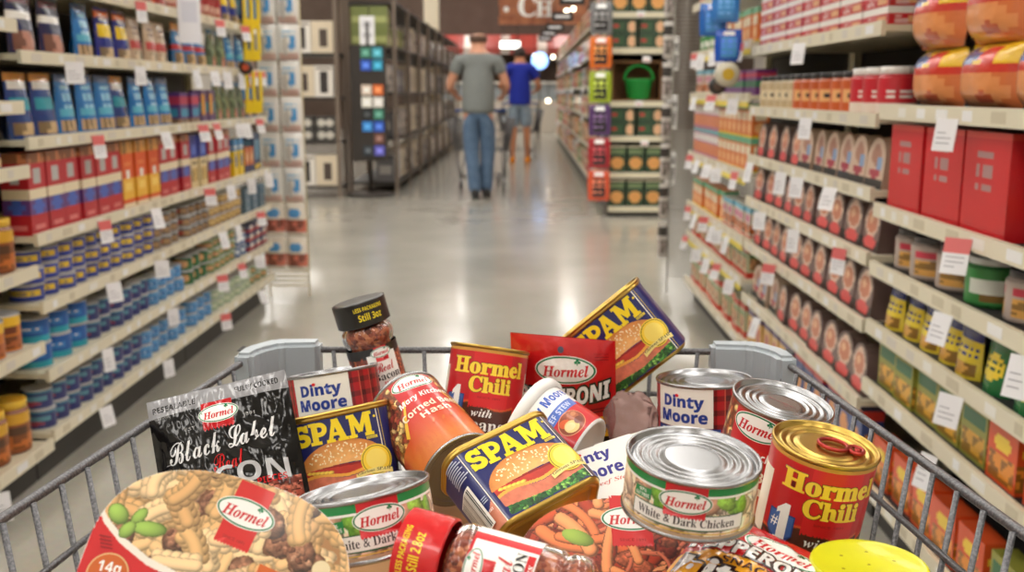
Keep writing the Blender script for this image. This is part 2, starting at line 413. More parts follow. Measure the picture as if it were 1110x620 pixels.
# ------------------------------------------------------------------ surfaces
def f_cyl(r): return lambda u, v, h: np.stack([(r + h) * np.sin(u / r), -(r + h) * np.cos(u / r), v], -1)
def f_flat(y=0.0): return lambda u, v, h: np.stack([u, np.full_like(u, -y) - h, v], -1)
def rrect(w, d, rc, n_corner=10):
    """perimeter of a rounded rectangle by arc length from the middle of the front; returns P(s)->(x,y,nx,ny), length"""
    a, b = w / 2 - rc, d / 2 - rc; segs = [('l', (0, -d / 2), (1, 0), a), ('c', (a, -b), -PI / 2, rc * PI / 2), ('l', (w / 2, -b), (0, 1), 2 * b),
        ('c', (a, b), 0, rc * PI / 2), ('l', (a, d / 2), (-1, 0), 2 * a), ('c', (-a, b), PI / 2, rc * PI / 2), ('l', (-w / 2, b), (0, -1), 2 * b),
        ('c', (-a, -b), PI, rc * PI / 2), ('l', (-a, -d / 2), (1, 0), a)]
    Ltot = sum(s[3] for s in segs)
    def P(sv):
        sv = np.mod(np.asarray(sv, float), Ltot); X = np.zeros_like(sv); Y = np.zeros_like(sv); NX = np.zeros_like(sv); NY = np.zeros_like(sv); t0 = 0
        for s in segs:
            m = (sv >= t0 - 1e-12) & (sv <= t0 + s[3] + 1e-12); q = sv[m] - t0
            if s[0] == 'l': X[m] = s[1][0] + s[2][0] * q; Y[m] = s[1][1] + s[2][1] * q; NX[m] = s[2][1]; NY[m] = -s[2][0]
            else:
                an = s[2] + q / rc; X[m] = s[1][0] + rc * np.cos(an); Y[m] = s[1][1] + rc * np.sin(an); NX[m] = np.cos(an); NY[m] = np.sin(an)
            t0 += s[3]
        return X, Y, NX, NY
    return P, Ltot
def f_rr(w, d, rc):
    P, L = rrect(w, d, rc)
    def fn(u, v, h):
        X, Y, NX, NY = P(u); return np.stack([X + NX * h, Y + NY * h, v], -1)
    return fn, L
# ================================================================== groceries
TIN = mat('tin_silver', (168, 169, 172), .27, 1.0)
GOLD = mat('tin_gold', (196, 164, 84), .28, 1.0)
GOLDD = mat('tin_gold_inner', (196, 152, 84), .35, 1.0)
TABM = mat('red_gold_tab', (168, 62, 58), .3, .9)
PAPER = printed('print_paper', .38, .3)
TINP = printed('print_tin', .34, .3)
FILM = printed('print_film', .26, .5, bump=(55, .55, .004, (1, 1, 1)))
FOILB = printed('print_glossy_film', .12, 0, bump=(15, .45, .012, (2.2, 1, .7)))
CARD = printed('print_card', .45, .25)
CLEAR = mat('clear_plastic', (250, 248, 246), .03, 0, trans=1.0, ior=1.12, coat=.7)
WPL = mat('white_plastic', (240, 240, 238), .4, coat=.2)
BLKPL = mat('black_cap_plastic', (26, 25, 24), .35, coat=.3)

ARTM = {}
def Mx(rows, k=1.0):
    m = Matrix([list(r) for r in rows] + [[0, 0, 0, 1]])
    return m @ Matrix.Scale(k, 4)
def rings(mb, r, z, n_r, depth, col=(255, 255, 255)):
    """a recessed can end with concentric beads; z is the top of the seam"""
    prof = [(r, z - .0032), (r + .0011, z - .0026), (r + .0013, z - .001), (r + .0008, z - .0001), (r - .0001, z + .0001), (r - .0011, z - .0006), (r - .0014, z - depth), (r - .0026, z - depth - .0004), (r - .0042, z - depth + .0014), (r - .006, z - depth + .0016)]
    rr = r - .006
    for k in range(n_r):
        q = rr - .0016 - k * .0052
        prof += [(q, z - depth + .0015), (q - .0012, z - depth + .0004), (q - .0026, z - depth + .0004), (q - .0038, z - depth + .0013)]
    q = prof[-1][0]
    prof += [(q * .8, z - depth + .0013), (q * .4, z - depth + .0013), (.0004, z - depth + .0013)]
    return mb.lathe(prof, 96, col, cap1=True)
def tin_can(M, label, r, h, art, end_mat, n_r, tab=False, ridged=False, name='food_can', silver_bottom=True, cat='can', print_m=None, lid_text=None):
    t = thing(name, label, cat, M)
    b = MB(); z0, z1 = -h / 2, h / 2
    prof = [(r - .004, z0 + .0012), (r - .0012, z0 + .0006), (r - .0002, z0), (r + .001, z0 + .0008), (r + .0012, z0 + .0024), (r, z0 + .0032), (r - .0006, z0 + .005)]
    if ridged:
        k = 8
    prof += [(r - .0006, z1 - .005), (r, z1 - .0032)]
    b.lathe(prof, 96)
    b.lathe([(.0004, z0 + .004), (r * .45, z0 + .004), (r * .5, z0 + .003), (r * .8, z0 + .003), (r - .004, z0 + .0012)], 96, cap0=True)
    b.obj('can_body', TIN if silver_bottom else end_mat, t)
    l = MB(); rings(l, r, z1, n_r, .0042); lid = l.obj('lid', end_mat, t)
    if id(art) not in ARTM: a = MB(); art.build(a, f_cyl(r), .0001); ARTM[id(art)] = a.mesh('paper_label', PAPER)
    link('paper_label', ARTM[id(art)], t)
    if tab:
        m = MB(); zt = z1 - .0012; P = []
        for k in range(24):
            an = 2 * PI * k / 24; P.append((.006 + .0095 * math.cos(an) * (1 if math.cos(an) > 0 else 1.2), .0095 * math.sin(an), zt + .0006))
        m.tube(P, .0016, 8, closed=True)
        P = [(.0215 + .0055 * math.cos(2 * PI * k / 20), .0065 * math.sin(2 * PI * k / 20), zt) for k in range(20)]
        m.tube(P, .0016, 8, closed=True); m.box(.0145, -.004, zt - .0008, .019, .004, zt + .0012, bev=.0006)
        m.lathe([(.0022, zt - .0025), (.0022, zt + .0014), (.0004, zt + .0018)], 16, center=(.0225, 0, 0), cap1=True)
        tb = m.obj('pull_tab', TABM, lid)
        tb.rotation_euler = (0, 0, math.radians(tab))
    if lid_text:
        x = Art(); x.text(lid_text, 'plain', 0, 0, w=22, h=2.2, col=(150, 60, 60)); x.text('R2', 'plain', 4, -3.4, h=1.8, col=(150, 60, 60))
        q = MB(); x.build(q, lambda u, v, hh: np.stack([u, v, np.full_like(u, z1 - .0027) + hh], -1)); q.obj('date_stamp', PAPER, lid)
    return t

def chili_art():
    r = 38; a = Art(su=2.5); hw = PI * r; p = Pix(-hw, -52, hw, 52, 1.0, (196, 18, 28))
    p.mask(abs(abs(p.X) - 0) < 0, (0, 0, 0))
    rib = (abs(p.X - 3) < 19) & (p.Y > -2 - 1.6 * abs(((p.X / 2.6) % 1) - .5) * 2); p.mask(rib, (214, 26, 34))
    edge = -2 - 3 * np.sin(p.X / 9.) - 5 * (abs(p.X) > 30); lo = (p.Y < edge) & ~rib; p.mask(lo, (84, 38, 24))
    p.mix(((fbm(p.X, p.Y, 9, 4) - .3) * .6) * lo, (40, 16, 12)); p.mix(np.exp(-((p.Y - edge - 1) / 1.1) ** 2) * (~rib) * .8, (226, 120, 40))
    chunks(p, -hw, -52, hw, -26, 260, 6, [(132, 44, 26), (170, 66, 36), (96, 34, 22), (190, 92, 50)], 5)
    for s_ in (-60, 60, 110, -110): p.mask((abs(p.X - s_) < 12) & (abs(p.Y - 8) < 26), (236, 226, 206))
    p.mask((p.Y > 49.2) | ((abs(p.Y - 47) < .5)), (206, 150, 60)); p.to(a)
    a.text('Hormel', 'serif', 0, 35.5, w=74, h=15.5, col=(250, 214, 60), fat=.03, outline=(90, 10, 10), ow=.025)
    a.text('Chili', 'serif', 3, 18.5, w=42, h=15.5, col=(250, 214, 60), fat=.03, outline=(90, 10, 10), ow=.025)
    a.text('SINCE 1891', 'plain', 3, 6.5, w=22, h=1.8, col=(150, 16, 20))
    a.text('with', 'serifit', -2, -8, w=20, h=7.5, col=WHITE)
    a.text('Beans', 'serif', 0, -19, w=42, h=11, col=WHITE)
    # number-one badge
    a.poly([(-42, 8), (-21, 8), (-21, -8), (-26, -14), (-31.5, -16), (-37, -14), (-42, -8)], (30, 62, 130))
    a.poly([(-41, 7), (-22, 7), (-22, -8), (-31.5, -15), (-41, -8)], (60, 100, 170))
    a.text('#', 'bold', -36.5, -1, w=6, h=8, col=WHITE)
    a.poly([(-33, -12), (-33, 8), (-36, 6), (-36, 10), (-30, 16), (-26, 16), (-26, -12), (-24, -12), (-24, -15), (-35, -15), (-35, -12)], WHITE)
    a.poly([(-45, -12), (-18, -19), (-18, -31), (-45, -24)], (150, 14, 22)); a.poly([(-44, -13), (-19, -19.6), (-19, -30), (-44, -23)], (186, 20, 28))
    a.text('SELLING CHILI', 'bold', -31.5, -18.4, w=23, h=3.2, col=WHITE, rot=-14.5); a.text('IN AMERICA!', 'bold', -31.5, -24.4, w=22, h=3.4, col=WHITE, rot=-14.5)
    return a
def stew_art():
    r = 43.5; a = Art(su=2.5); hw = PI * r; p = Pix(-hw, -49.5, hw, 49.5, 1.0, (178, 16, 26)); f = lambda q: (np.mod(q, 13) < 5)
    p.A *= (1 - .28 * f(p.X) - .28 * f(p.Y))[..., None]; p.mask((np.mod(p.X, 13) > 12) | (np.mod(p.Y, 13) > 12), (206, 90, 70))
    lo = p.Y < -2; p.mask(lo & (abs(p.X) < 70), (150, 74, 36)); 
    chunks(p, -68, -50, 68, -6, 150, 9, [(176, 92, 46), (226, 120, 40), (238, 206, 120), (120, 58, 34), (90, 130, 50)], 8)
    p.to(a)
    a.rect(-31, 14, 27, 49.3, (244, 240, 232)); a.rect(-31, 5.5, 34, 13.2, (32, 72, 150)); a.rect(-31, -2, 34, 5, WHITE)
    a.text('BEEF STEW', 'bold', 0, 9.3, w=50, h=4.8, col=WHITE)
    for y, s_, w in ((37.5, 'Dinty', 41), (23.5, 'Moore', 47)):
        a.text(s_, 'bold', -1.5, y - (1.6 if s_ == 'Dinty' else 0), w=w, h=14.5 if s_ == 'Dinty' else 11, col=(24, 58, 150), fat=.025)
    a.ell(-6.6, 42.6, 1.9, 1.5, (220, 30, 36)); a.rect(-34, -2, -31, 49.3, (200, 18, 30))
    return a
def hash_art():
    r = 38; a = Art(su=2.5); hw = PI * r; p = Pix(-hw, -52, hw, 52, .95, (206, 38, 34))
    t = np.clip((8 - p.Y) / 48, 0, 1); p.A = p.A * (1 - t[..., None]) + np.array((214, 118, 50)) * t[..., None]
    q = Pix(-hw, -52, hw, 52, .95, (120, 62, 34)); chunks(q, -hw, -52, hw, 52, 900, 4.6, [(168, 92, 52), (212, 164, 92), (232, 196, 128), (112, 52, 34), (146, 60, 44)], 9)
    m = (abs(p.X) > 19 + (30 - p.Y) * .42) & (p.Y > -18); p.A[m] = q.A[m]
    p.mix(np.exp(-((p.Y + 30) / 14) ** 2) * (fbm(p.X * 2.2, p.Y * .5, 6, 3) > .56) * .5, (206, 96, 44))
    m = (abs(p.X) < 22) & (p.Y > 24); p.mask(m, (200, 26, 34)); p.mask(p.Y > 50.4, (150, 60, 30)); p.to(a)
    hormel(a, 0, 41, 44)
    for s_ in (-1, 1): a.poly([(s_ * 36, -18), (s_ * 39, -14), (s_ * 20, 20), (s_ * 17, 22)], (238, 190, 60))
    a.text('Mary Kitchen', 'boldit', 0, 18.5, w=52, h=9.5, col=WHITE, rot=4)
    a.text('Corned Beef', 'bold', 0, 4, w=62, h=9, col=(255, 240, 214), rot=3); a.text('Hash', 'bold', 0, -7, w=30, h=8.5, col=(255, 240, 214), rot=3)
    for x in (-9, 0, 9): a.ell(x, -22 + abs(x) * .2, 1.2, 3.2, (212, 110, 50), -30)
    return a
def chicken_art():
    r = 42; a = Art(su=2.5); hw = PI * r; p = Pix(-hw, -17.2, hw, 17.2, .75, (196, 150, 118))
    chunks(p, -hw, -16, hw, 12, 260, 10, [(240, 212, 186), (226, 190, 160), (246, 226, 204), (208, 160, 132)], 12, .35)
    r_ = random.Random(4)
    for s_ in (-72, -10, 34, 100):
        for i in range(7): p.blob(s_ + r_.uniform(-9, 9), 5 + r_.uniform(-4, 4), 7, 4.5, r_.uniform(0, 3), r_.choice([(120, 170, 60), (150, 196, 80), (92, 146, 48)]), .4, .4, i)
    p.mask((p.Y > 10.5), WHITE); p.mask(p.Y > 12.2, (22, 138, 66)); p.mask(p.Y < -14.6 , (190, 160, 130)); p.mask(abs(p.Y + 13.6) < .5, (226, 190, 70)); p.to(a)
    a.poly([(-13, 17.2)] + zig(-13, 13, -2.5, 1.4, 12) + [(13, 17.2)], (206, 26, 36))
    a.poly([(-36, -1), (-36, -11)] + [(-36 + 76 * k / 12, -12.2 + 1.2 * ((k - 6) / 6) ** 2) for k in range(13)] + [(40, -1)], (28, 96, 60)); a.rect(-35.3, -11, 39.3, -1.7, WHITE)
    a.poly([(-13, 4)] + zig(-13, 13, -3.5, 1.3, 12) + [(13, 4)], (206, 26, 36))
    a.text('White & Dark Chicken', 'serif', 1, -6.4, w=64, h=5.6, col=(30, 26, 24)); a.text('in Water', 'serifit', 32, -1.2, w=9, h=1.7, col=(60, 60, 60))
    a.poly([(-35, 7.2), (-22, 8.4), (-22, 1.2), (-36, 0)], (26, 140, 70)); a.text('97%', 'bold', -28.5, 5.8, w=6, h=2.1, col=WHITE, rot=5); a.text('FAT FREE', 'bold', -28.8, 2.6, w=11, h=2.3, col=WHITE, rot=5)
    hormel(a, 0, 6.5, 33)
    a.text('NET WT 5 OZ', 'plain', 48, -5, w=8, h=2, col=(70, 50, 40), rot=14)
    return a
BLUE = (26, 32, 100)
def spam_art(L):
    a = Art(su=1.2); p = Pix(-L / 2, -37.5, L / 2, 37.5, .62, BLUE); m = abs(p.X) < 41
    q = Pix(-41, -37.5, 41, 37.5, .5, BLUE); burger(q, -36, -36, 42, 13); q.to(a)
    # plain sides and back
    z = p.A
    p1 = Pix(-L / 2, -37.5, -41, 37.5, 1.2, BLUE); t = np.clip((p1.Y + 10 + (p1.X + 60) * .3) / -26, 0, 1); p1.mix(t * (p1.X > -66), (38, 92, 176)); p1.mask((p1.X > -58) & (p1.Y < -14 + (p1.X + 41) * .9), (214, 130, 100)); p1.to(a)
    p2 = Pix(41, -37.5, L / 2, 37.5, 1.2, BLUE); p2.to(a)
    for x in (-41, 41): a.rect(x - .45, -37.5, x + .45, 37.5, (245, 240, 225))
    a.rect(43.4, -37.5, 43.9, 37.5, (226, 196, 60))
    spam_letters(a, -1, 23.5, 74, 20, (250, 222, 30))
    a.rect(28, 9.2, 38, 11.6, (246, 220, 60)); a.text('Classic', 'boldit', 33, 10.4, w=8, h=1.5, col=BLUE); a.ell(38.5, 29, 1.2, 1.2, (250, 222, 30), n=14)
    # round yellow badge left plain, with its ribbon
    a.ell(33, -11, 14.4, 14.4, (246, 214, 60)); a.ell(33, -11, 13.2, 13.2, (90, 76, 30)); a.ell(33, -11, 12.6, 12.6, (250, 214, 62)); a.ell(33, -10, 9.4, 9.4, (252, 226, 110))
    P = [(12 + 34 * k / 10, -25.5 + 3 * math.sin(k / 10 * PI)) for k in range(11)]
    a.poly(P + [(x, y + 4.6) for x, y in P[::-1]], (244, 226, 140)); a.text('Glorious SPAM', 'serifit', 29, -20.9, w=31, h=3, col=(60, 40, 20), arc=1.4)
    r = random.Random(2)
    for k in range(16):                                                  # small print and bar code on the narrow side
        x = -74 + k * 1.55; a.rect(x, -30, x + .45 + .5 * (k % 3), 6, (20, 20, 24)) if k else None
    a.layer -= 0; return a
def spam_bar(a):
    a.rect(-76, -32, -48.5, 8, WHITE); x = -75
    r = random.Random(5)
    while x < -50: w = r.choice([.5, .9, 1.3]); a.rect(x, -31, x + w, 7, (22, 22, 26), lay=a.layer + 1); x += w + r.choice([.6, .9, 1.2])
    a.layer += 1
    for k in range(9): a.rect(-60 + k % 2, 33 - k * 2.4, -46 + (k * 7 % 5), 34 - k * 2.4, (200, 204, 226), lay=a.layer)
    for k in range(3): a.rect(-47.5, -10 - k * 2, -43, -9.2 - k * 2, (190, 200, 226), lay=a.layer)
    for k in range(4): a.text('NO FAT', 'bold', -47.5, -22 - k * 3.2, w=8, h=2.4, col=WHITE) if k == 0 else None
    return a
def spam_can(M, label, w=.100, d=.055, h=.083, rc=.016):
    t = thing('spam_can'.replace('spam', 'luncheon_meat'), label, 'can', M)
    P, L = rrect(w, d, rc); S = np.linspace(0, L, 97)[:-1]; X, Y, NX, NY = P(S)
    ring = lambda off, z: list(zip(X + NX * off, Y + NY * off, np.full(96, z)))
    z1, z0 = h / 2, -h / 2; b = MB()
    b.loft([ring(-.0004, z1 - .004), ring(-.0004, z0 + .006), ring(-.0006, z0 + .0035), ring(-.002, z0 + .001), ring(-.0045, z0), ring(-.0062, z0 + .0004), ring(-.0075, z0 + .0022), ring(-.0095, z0 + .0024)], cap1=False)
    b.loft([ring(-.0095, z0 + .0024), ring(-.0125, z0 + .0012), ring(-.014, z0 + .0012)], cap1=True)
    b.obj('can_body', GOLD, t)
    l = MB(); l.loft([ring(-.0004, z1 - .0062), ring(.0014, z1 - .0052), ring(.0020, z1 - .0040), ring(.0010, z1 - .0030), ring(.0016, z1 - .0022), ring(.0022, z1 - .0012), ring(.0016, z1 - .0001), ring(.0002, z1 + .0002), ring(-.0012, z1 - .0008), ring(-.0016, z1 - .0035), ring(-.004, z1 - .0036), ring(-.0055, z1 - .0024), ring(-.0075, z1 - .0024)], cap1=True)
    lid = l.obj('lid', GOLD, t)
    tb = MB(); tb.tube([(.02 + .008 * math.cos(2 * PI * k / 20), .006 * math.sin(2 * PI * k / 20), z1 - .0012) for k in range(20)], .0013, 6, closed=True); tb.obj('pull_ring', GOLDD, lid)
    fn, _ = f_rr(w, d, rc)
    if 'meat' not in ARTM: a = MB(); spam_bar(SPAM_A).build(a, fn, .00005); ARTM['meat'] = a.mesh('printed_wrap', TINP)
    link('printed_wrap', ARTM['meat'], t)
    return t
SPAM_L = rrect(.100, .055, .016)[1] * 1000
SPAM_A = spam_art(SPAM_L); SPAM_A.done = False

def jar(M, label, cap_print, front_art, body_len=.115, r=.0255, cap='black'):
    t = thing('bacon_bits_jar', label, 'jar', M); z1 = .0575; ch = .024 if cap == 'black' else .030
    c = MB(); cr = .0262
    prof = [(cr - .0015, z1 - ch)] + [(cr, z1 - ch + .0008), (cr, z1 - .002), (cr - .0012, z1), (cr - .004, z1 + .0002), (.0004, z1 + .0002)]
    c.lathe(prof, 72, cap1=True)
    capo = c.obj('cap', BLKPL if cap == 'black' else mat('red_cap', (200, 26, 30), .35, coat=.3), t)
    a = MB(); cap_print.build(a, f_cyl(cr), .00012); a.obj('cap_seal', FILM if cap == 'red' else PAPER, capo)
    zb = z1 - ch; g = [(r - .004, zb + .002), (r - .004, zb - .002), (r - .001, zb - .005), (r + .0004, zb - .010), (r - .0002, zb - .015), (r - .0024, zb - .0205), (r - .0018, zb - .0245), (r - .0006, zb - .027),
         (r - .0006, zb - .068), (r - .0012, zb - .070), (r - .0034, zb - .0725), (r - .0012, zb - .076), (r - .0006, zb - .081), (r - .002, zb - .087), (r - .006, zb - .0905), (r - .012, zb - .0895), (.0004, zb - .088)]
    m = MB(); m.lathe(g, 72, cap1=True); m.obj('jar_body', CLEAR, t)
    k = MB(); k.lathe([(.0004, zb - .001), (r - .0065, zb - .001)] + [(max(q - .0016, .0004), z) for q, z in g[2:-2]] + [(.0004, zb - .0870)], 72)
    k.obj('bacon_bits', BITS, t)
    a = MB(); front_art.build(a, f_cyl(r - .0003), .00015); a.obj('label_sleeve', PAPER, t)
    return t
def bits_mat():
    m = bpy.data.materials.new('bacon_bits'); m.use_nodes = True; nt = m.node_tree; b = nt.nodes['Principled BSDF']
    tc = nt.nodes.new('ShaderNodeTexCoord'); v = nt.nodes.new('ShaderNodeTexVoronoi'); v.inputs['Scale'].default_value = 260
    nt.links.new(tc.outputs['Object'], v.inputs['Vector']); r = nt.nodes.new('ShaderNodeValToRGB'); s = nt.nodes.new('ShaderNodeSeparateColor')
    nt.links.new(v.outputs['Color'], s.inputs['Color']); nt.links.new(s.outputs['Red'], r.inputs['Fac'])
    e = r.color_ramp.elements; e[0].color = tuple(lin((96, 38, 26))) + (1,); e[1].color = tuple(lin((206, 128, 84))) + (1,); n = e.new(.5); n.color = tuple(lin((150, 66, 42))) + (1,)
    nt.links.new(r.outputs['Color'], b.inputs['Base Color']); bp = nt.nodes.new('ShaderNodeBump'); bp.inputs['Distance'].default_value = .004; bp.inputs['Strength'].default_value = .7; bp.invert = True
    nt.links.new(v.outputs['Distance'], bp.inputs['Height']); nt.links.new(bp.outputs['Normal'], b.inputs['Normal']); b.inputs['Roughness'].default_value = .45
    return m
BITS = bits_mat()
def jar_label(pieces):
    a = Art(su=2); r = 25.2; zc = 1.0; p = Pix(-PI * r, zc - 31, PI * r, zc + 11, 1.2, (24, 22, 22) if not pieces else (206, 24, 34))
    if not pieces: p.mask(p.Y < zc + 1, (120, 52, 38)); chunks(p, -PI * r, zc - 31, PI * r, zc + 1, 420, 2.6, [(150, 66, 42), (186, 100, 64), (96, 38, 26)], 3)
    else: p.mask(abs(p.X) > 26, WHITE)
    p.to(a)
    if pieces:
        a.rect(-19, zc - 31, 19, zc + 9, WHITE); a.rect(-7, zc - 6, 7, zc + 11, RED); a.poly([(-7, zc + 6)] + zig(-7, 7, zc - 7, 1, 8) + [(7, zc + 6)], RED)
        hormel(a, 0, zc + 5.5, 25)
        a.text('Real', 'script', -1, zc - 13, w=24, h=10, col=RED, rot=4); a.text('BACON', 'serif', 1, zc - 21.5, w=31, h=6.5, col=(28, 24, 24))
        a.rect(-16, zc - 30, 16, zc - 25.2, RED); a.text('Pieces', 'serifit', 0, zc - 27.8, w=20, h=4, col=WHITE)
    else:
        a.rect(-15, zc - 31, 15, zc + 4, WHITE); a.poly([(-6.5, zc + 11)] + zig(-6.5, 6.5, zc - 3, 1, 8) + [(6.5, zc + 11)], RED); hormel(a, 0, zc + 5, 21)
        a.text('Real', 'script', 0, zc - 9.5, w=19, h=9, col=RED, rot=3); a.text('Bacon', 'serif', 0, zc - 18.5, w=27, h=7.5, col=(28, 24, 24))
        a.text('Bits', 'serifit', 0, zc - 26, w=12, h=4, col=RED)
    return a
def cap_label(lines, bg):
    a = Art(su=2); p = Pix(-82, 34.5 if sum(bg) < 120 else 28.5, 82, 57, 1.5, bg); p.to(a)
    a.text(lines[0], 'bold', 0, 51.3, w=30, h=4, col=(248, 226, 40)); a.text(lines[1], 'bold', 0, 43.2, w=24, h=7, col=(248, 226, 40)); return a

def pouch(M, label, W, H, art, m, bulge=.014, wr=.0016, name='snack_pouch', hole=None, cell=None, window=None, seed=0, back=(180, 180, 180), zoff=0.0):
    """a filled flat pouch: seams all round, front and back bellied and creased. art covers the front."""
    t = thing(name, label, 'pouch', M)
    def yb(u, v):
        x = np.clip(abs(u) / (W / 2), 0, 1); z = np.clip(abs(v - zoff) / (H / 2), 0, 1)
        f = (1 - x ** 3.2) * (1 - z ** 4)
        nz = fbm(u * 1000 + 80 + .6 * v * 1000, v * 1000 + 200, 17, seed) - .5; n2 = abs(fbm(u * 1000 + 300, v * 1000 * .5 + 90 + u * 400, 11, seed + 7) - .5)
        return bulge * f + (nz * 2.2 - n2 * 2.0) * wr * np.clip(f * 3, .12, 1)
    fn = lambda u, v, h: np.stack([u, -(yb(u, v) + h) - .0006, v + zoff * 0], -1)
    a = MB(); art.build(a, fn, 0.0); a.obj('front_film', m, t)
    b = MB(); U, V = np.meshgrid(np.linspace(-W / 2, W / 2, 30), np.linspace(-H / 2, H / 2, 30)); U = U.ravel(); V = V.ravel()
    P = np.stack([U, yb(U, V) * .8 + .0006, V], -1); F = [(j * 30 + i, (j + 1) * 30 + i, (j + 1) * 30 + i + 1, j * 30 + i + 1) for j in range(29) for i in range(29)]
    b.add(P, F, back, True); b.obj('back_film', m, t)
    return t
def bacon_pouch_art():
    a = Art(su=1.6, sv=1.6); p = Pix(-60, -75, 60, 75, 1.25, (12, 11, 12)); p.mask(p.Y > 59, (150, 150, 154)); p.mix((p.Y > 59) * (fbm(p.X, p.Y, 6, 2) - .4) * .6, (110, 110, 112))
    m = (p.Y < -16) & (p.X > 30) & (p.X < 56); p.mask(m, (110, 50, 40)); q = Pix(-60, -75, 60, 75, 1.25, (110, 50, 40)); chunks(q, 28, -75, 58, -15, 160, 4, [(150, 70, 56), (190, 110, 90), (96, 40, 34)], 4); p.A[m] = q.A[m]
    p.to(a)
    a.text('RESEALABLE', 'bold', -37, 65.5, w=37, h=5.2, col=(12, 12, 14)); a.text('FULLY COOKED', 'bold', 34, 67, w=37, h=5.2, col=(12, 12, 14)); a.text('TEAR HERE', 'plain', -48, 57.5, w=14, h=1.8, col=(150, 150, 150))
    a.poly([(-14, 61)] + zig(-14, 12, 38, 2, 9) + [(12, 61)], (190, 26, 34)); hormel(a, 0, 50, 34)
    a.text('EST', 'bold', -25, 42, w=9, h=3, col=(150, 150, 150)); a.text('1891', 'bold', 25, 43, w=10, h=3, col=(150, 150, 150))
    a.text('Black Label', 'script', -1, 26, w=92, h=18, col=(226, 226, 228), rot=3, fat=.006)
    a.text('Real', 'script', 2, 8, w=26, h=14, col=(214, 30, 34), rot=3)
    a.text('BACON', 'bold', 0, -9, w=98, h=17, col=(196, 198, 202), arc=5); a.text('PIECES', 'bold', 34, -15, w=24, h=5.5, col=(206, 30, 34))
    a.rect(-50, 16, -46, 16.5, (200, 200, 200)); return a
def pepperoni_art():
    a = Art(su=1.6, sv=1.6); p = Pix(-53, -75, 53, 75, 1.3, (206, 26, 30)); p.mix((fbm(p.X, p.Y, 30, 3) - .45) * .6, (150, 14, 20)); m = (p.Y < -6) & (p.Y > -40) & (p.X > -5) & (p.X < 48); p.mask(m, (250, 196, 40)); p.mask(p.Y < -42, (170, 90, 70)); p.mask(abs(p.Y - 72) > 100, (0, 0, 0)); p.to(a)
    a.ell(0, 64, 3.2, 3.2, (70, 70, 90)); hormel(a, 5, 44, 62, rot=2)
    a.text('PEPPERONI', 'bold', 2, 19, w=92, h=19, col=WHITE, rot=8, shear=.2, fat=.02, outline=(30, 44, 28), ow=.09, arc=-4)
    a.text('Original', 'bold', 24, -20, w=40, h=12, col=(50, 24, 18)); 
    for k in range(3): a.text('FAMILY SIZE', 'plain', 40, 62 - k * 3, w=14, h=1.6, col=(150, 12, 20)) if k < 1 else a.rect(34, 61 - k * 2.6, 47, 62 - k * 2.6, (150, 12, 20))
    for k in range(2): a.rect(30, 3 - k * 3, 47, 4.4 - k * 3, (120, 12, 20), rot=8)
    return a
def bites_art():
    a = Art(su=1.6, sv=1.6); p = Pix(-50, -80, 50, 80, 1.3, (204, 22, 30)); p.mix((fbm(p.X, p.Y, 26, 6) - .45) * .5, (150, 14, 20)); d = np.hypot((p.X + 13) / 40., (p.Y - 18) / 19.); p.mask(d < 1.06, (150, 60, 20)); p.mask(d < 1, (250, 176, 36))
    chunks(p, -50, -80, 50, -14, 120, 6, [(186, 70, 50), (214, 110, 84), (150, 50, 40)], 3); p.mask((p.Y > 70) & (np.mod(p.Y, 2.5) < 1), (170, 16, 24)); p.to(a)
    hormel(a, 4, 60, 50); a.text('PEPPERONI', 'bold', -7, 42, w=80, h=13, col=WHITE, fat=.02, outline=(50, 20, 14), ow=.09, arc=3)
    a.text('SNACK', 'bold', -6, 31, w=34, h=6, col=(70, 24, 16), rot=2); a.text('bites', 'bold', -13, 17, w=62, h=19, col=WHITE, fat=.03, outline=(40, 16, 12), ow=.1)
    return a

def se(w, h, n=2.6, N=120, off=0.0):
    P = []
    for k in range(N):
        a = 2 * PI * k / N; c, s_ = math.cos(a), math.sin(a)
        P.append(((w / 2 + off) * math.copysign(abs(c) ** (2 / n), c), (h / 2 + off) * math.copysign(abs(s_) ** (2 / n), s_)))
    return P
def tray(M, label, art, w=.155, h=.125, d=.036, n=2.6, side=(206, 30, 36)):
    """a shallow microwave tray with a printed lid sleeve; front face is the lid at local -Y"""
    t = thing('meal_tray', label, 'tray', M)
    ring = lambda off, y: [(x, y, z) for x, z in se(w, h, n, 120, off)]
    b = MB(); b.loft([ring(-.004, -.0004), ring(-.0008, -.0002), ring(0, .0006), ring(-.0002, .003), ring(-.003, .004), ring(-.008, d * .8), ring(-.012, d)][::-1], (236, 234, 230), cap0=True); b.obj('bowl', CARD, t)
    art.clip = lambda u, v: (abs(u) / (w * 500 - .4)) ** n + (abs(v) / (h * 500 - .4)) ** n < 1
    a = MB(); art.build(a, lambda u, v, hh: np.stack([u, -.0006 - hh - .0012 * (1 - (u / (w / 2)) ** 2), v], -1)); a.obj('printed_sleeve', CARD, t)
    return t
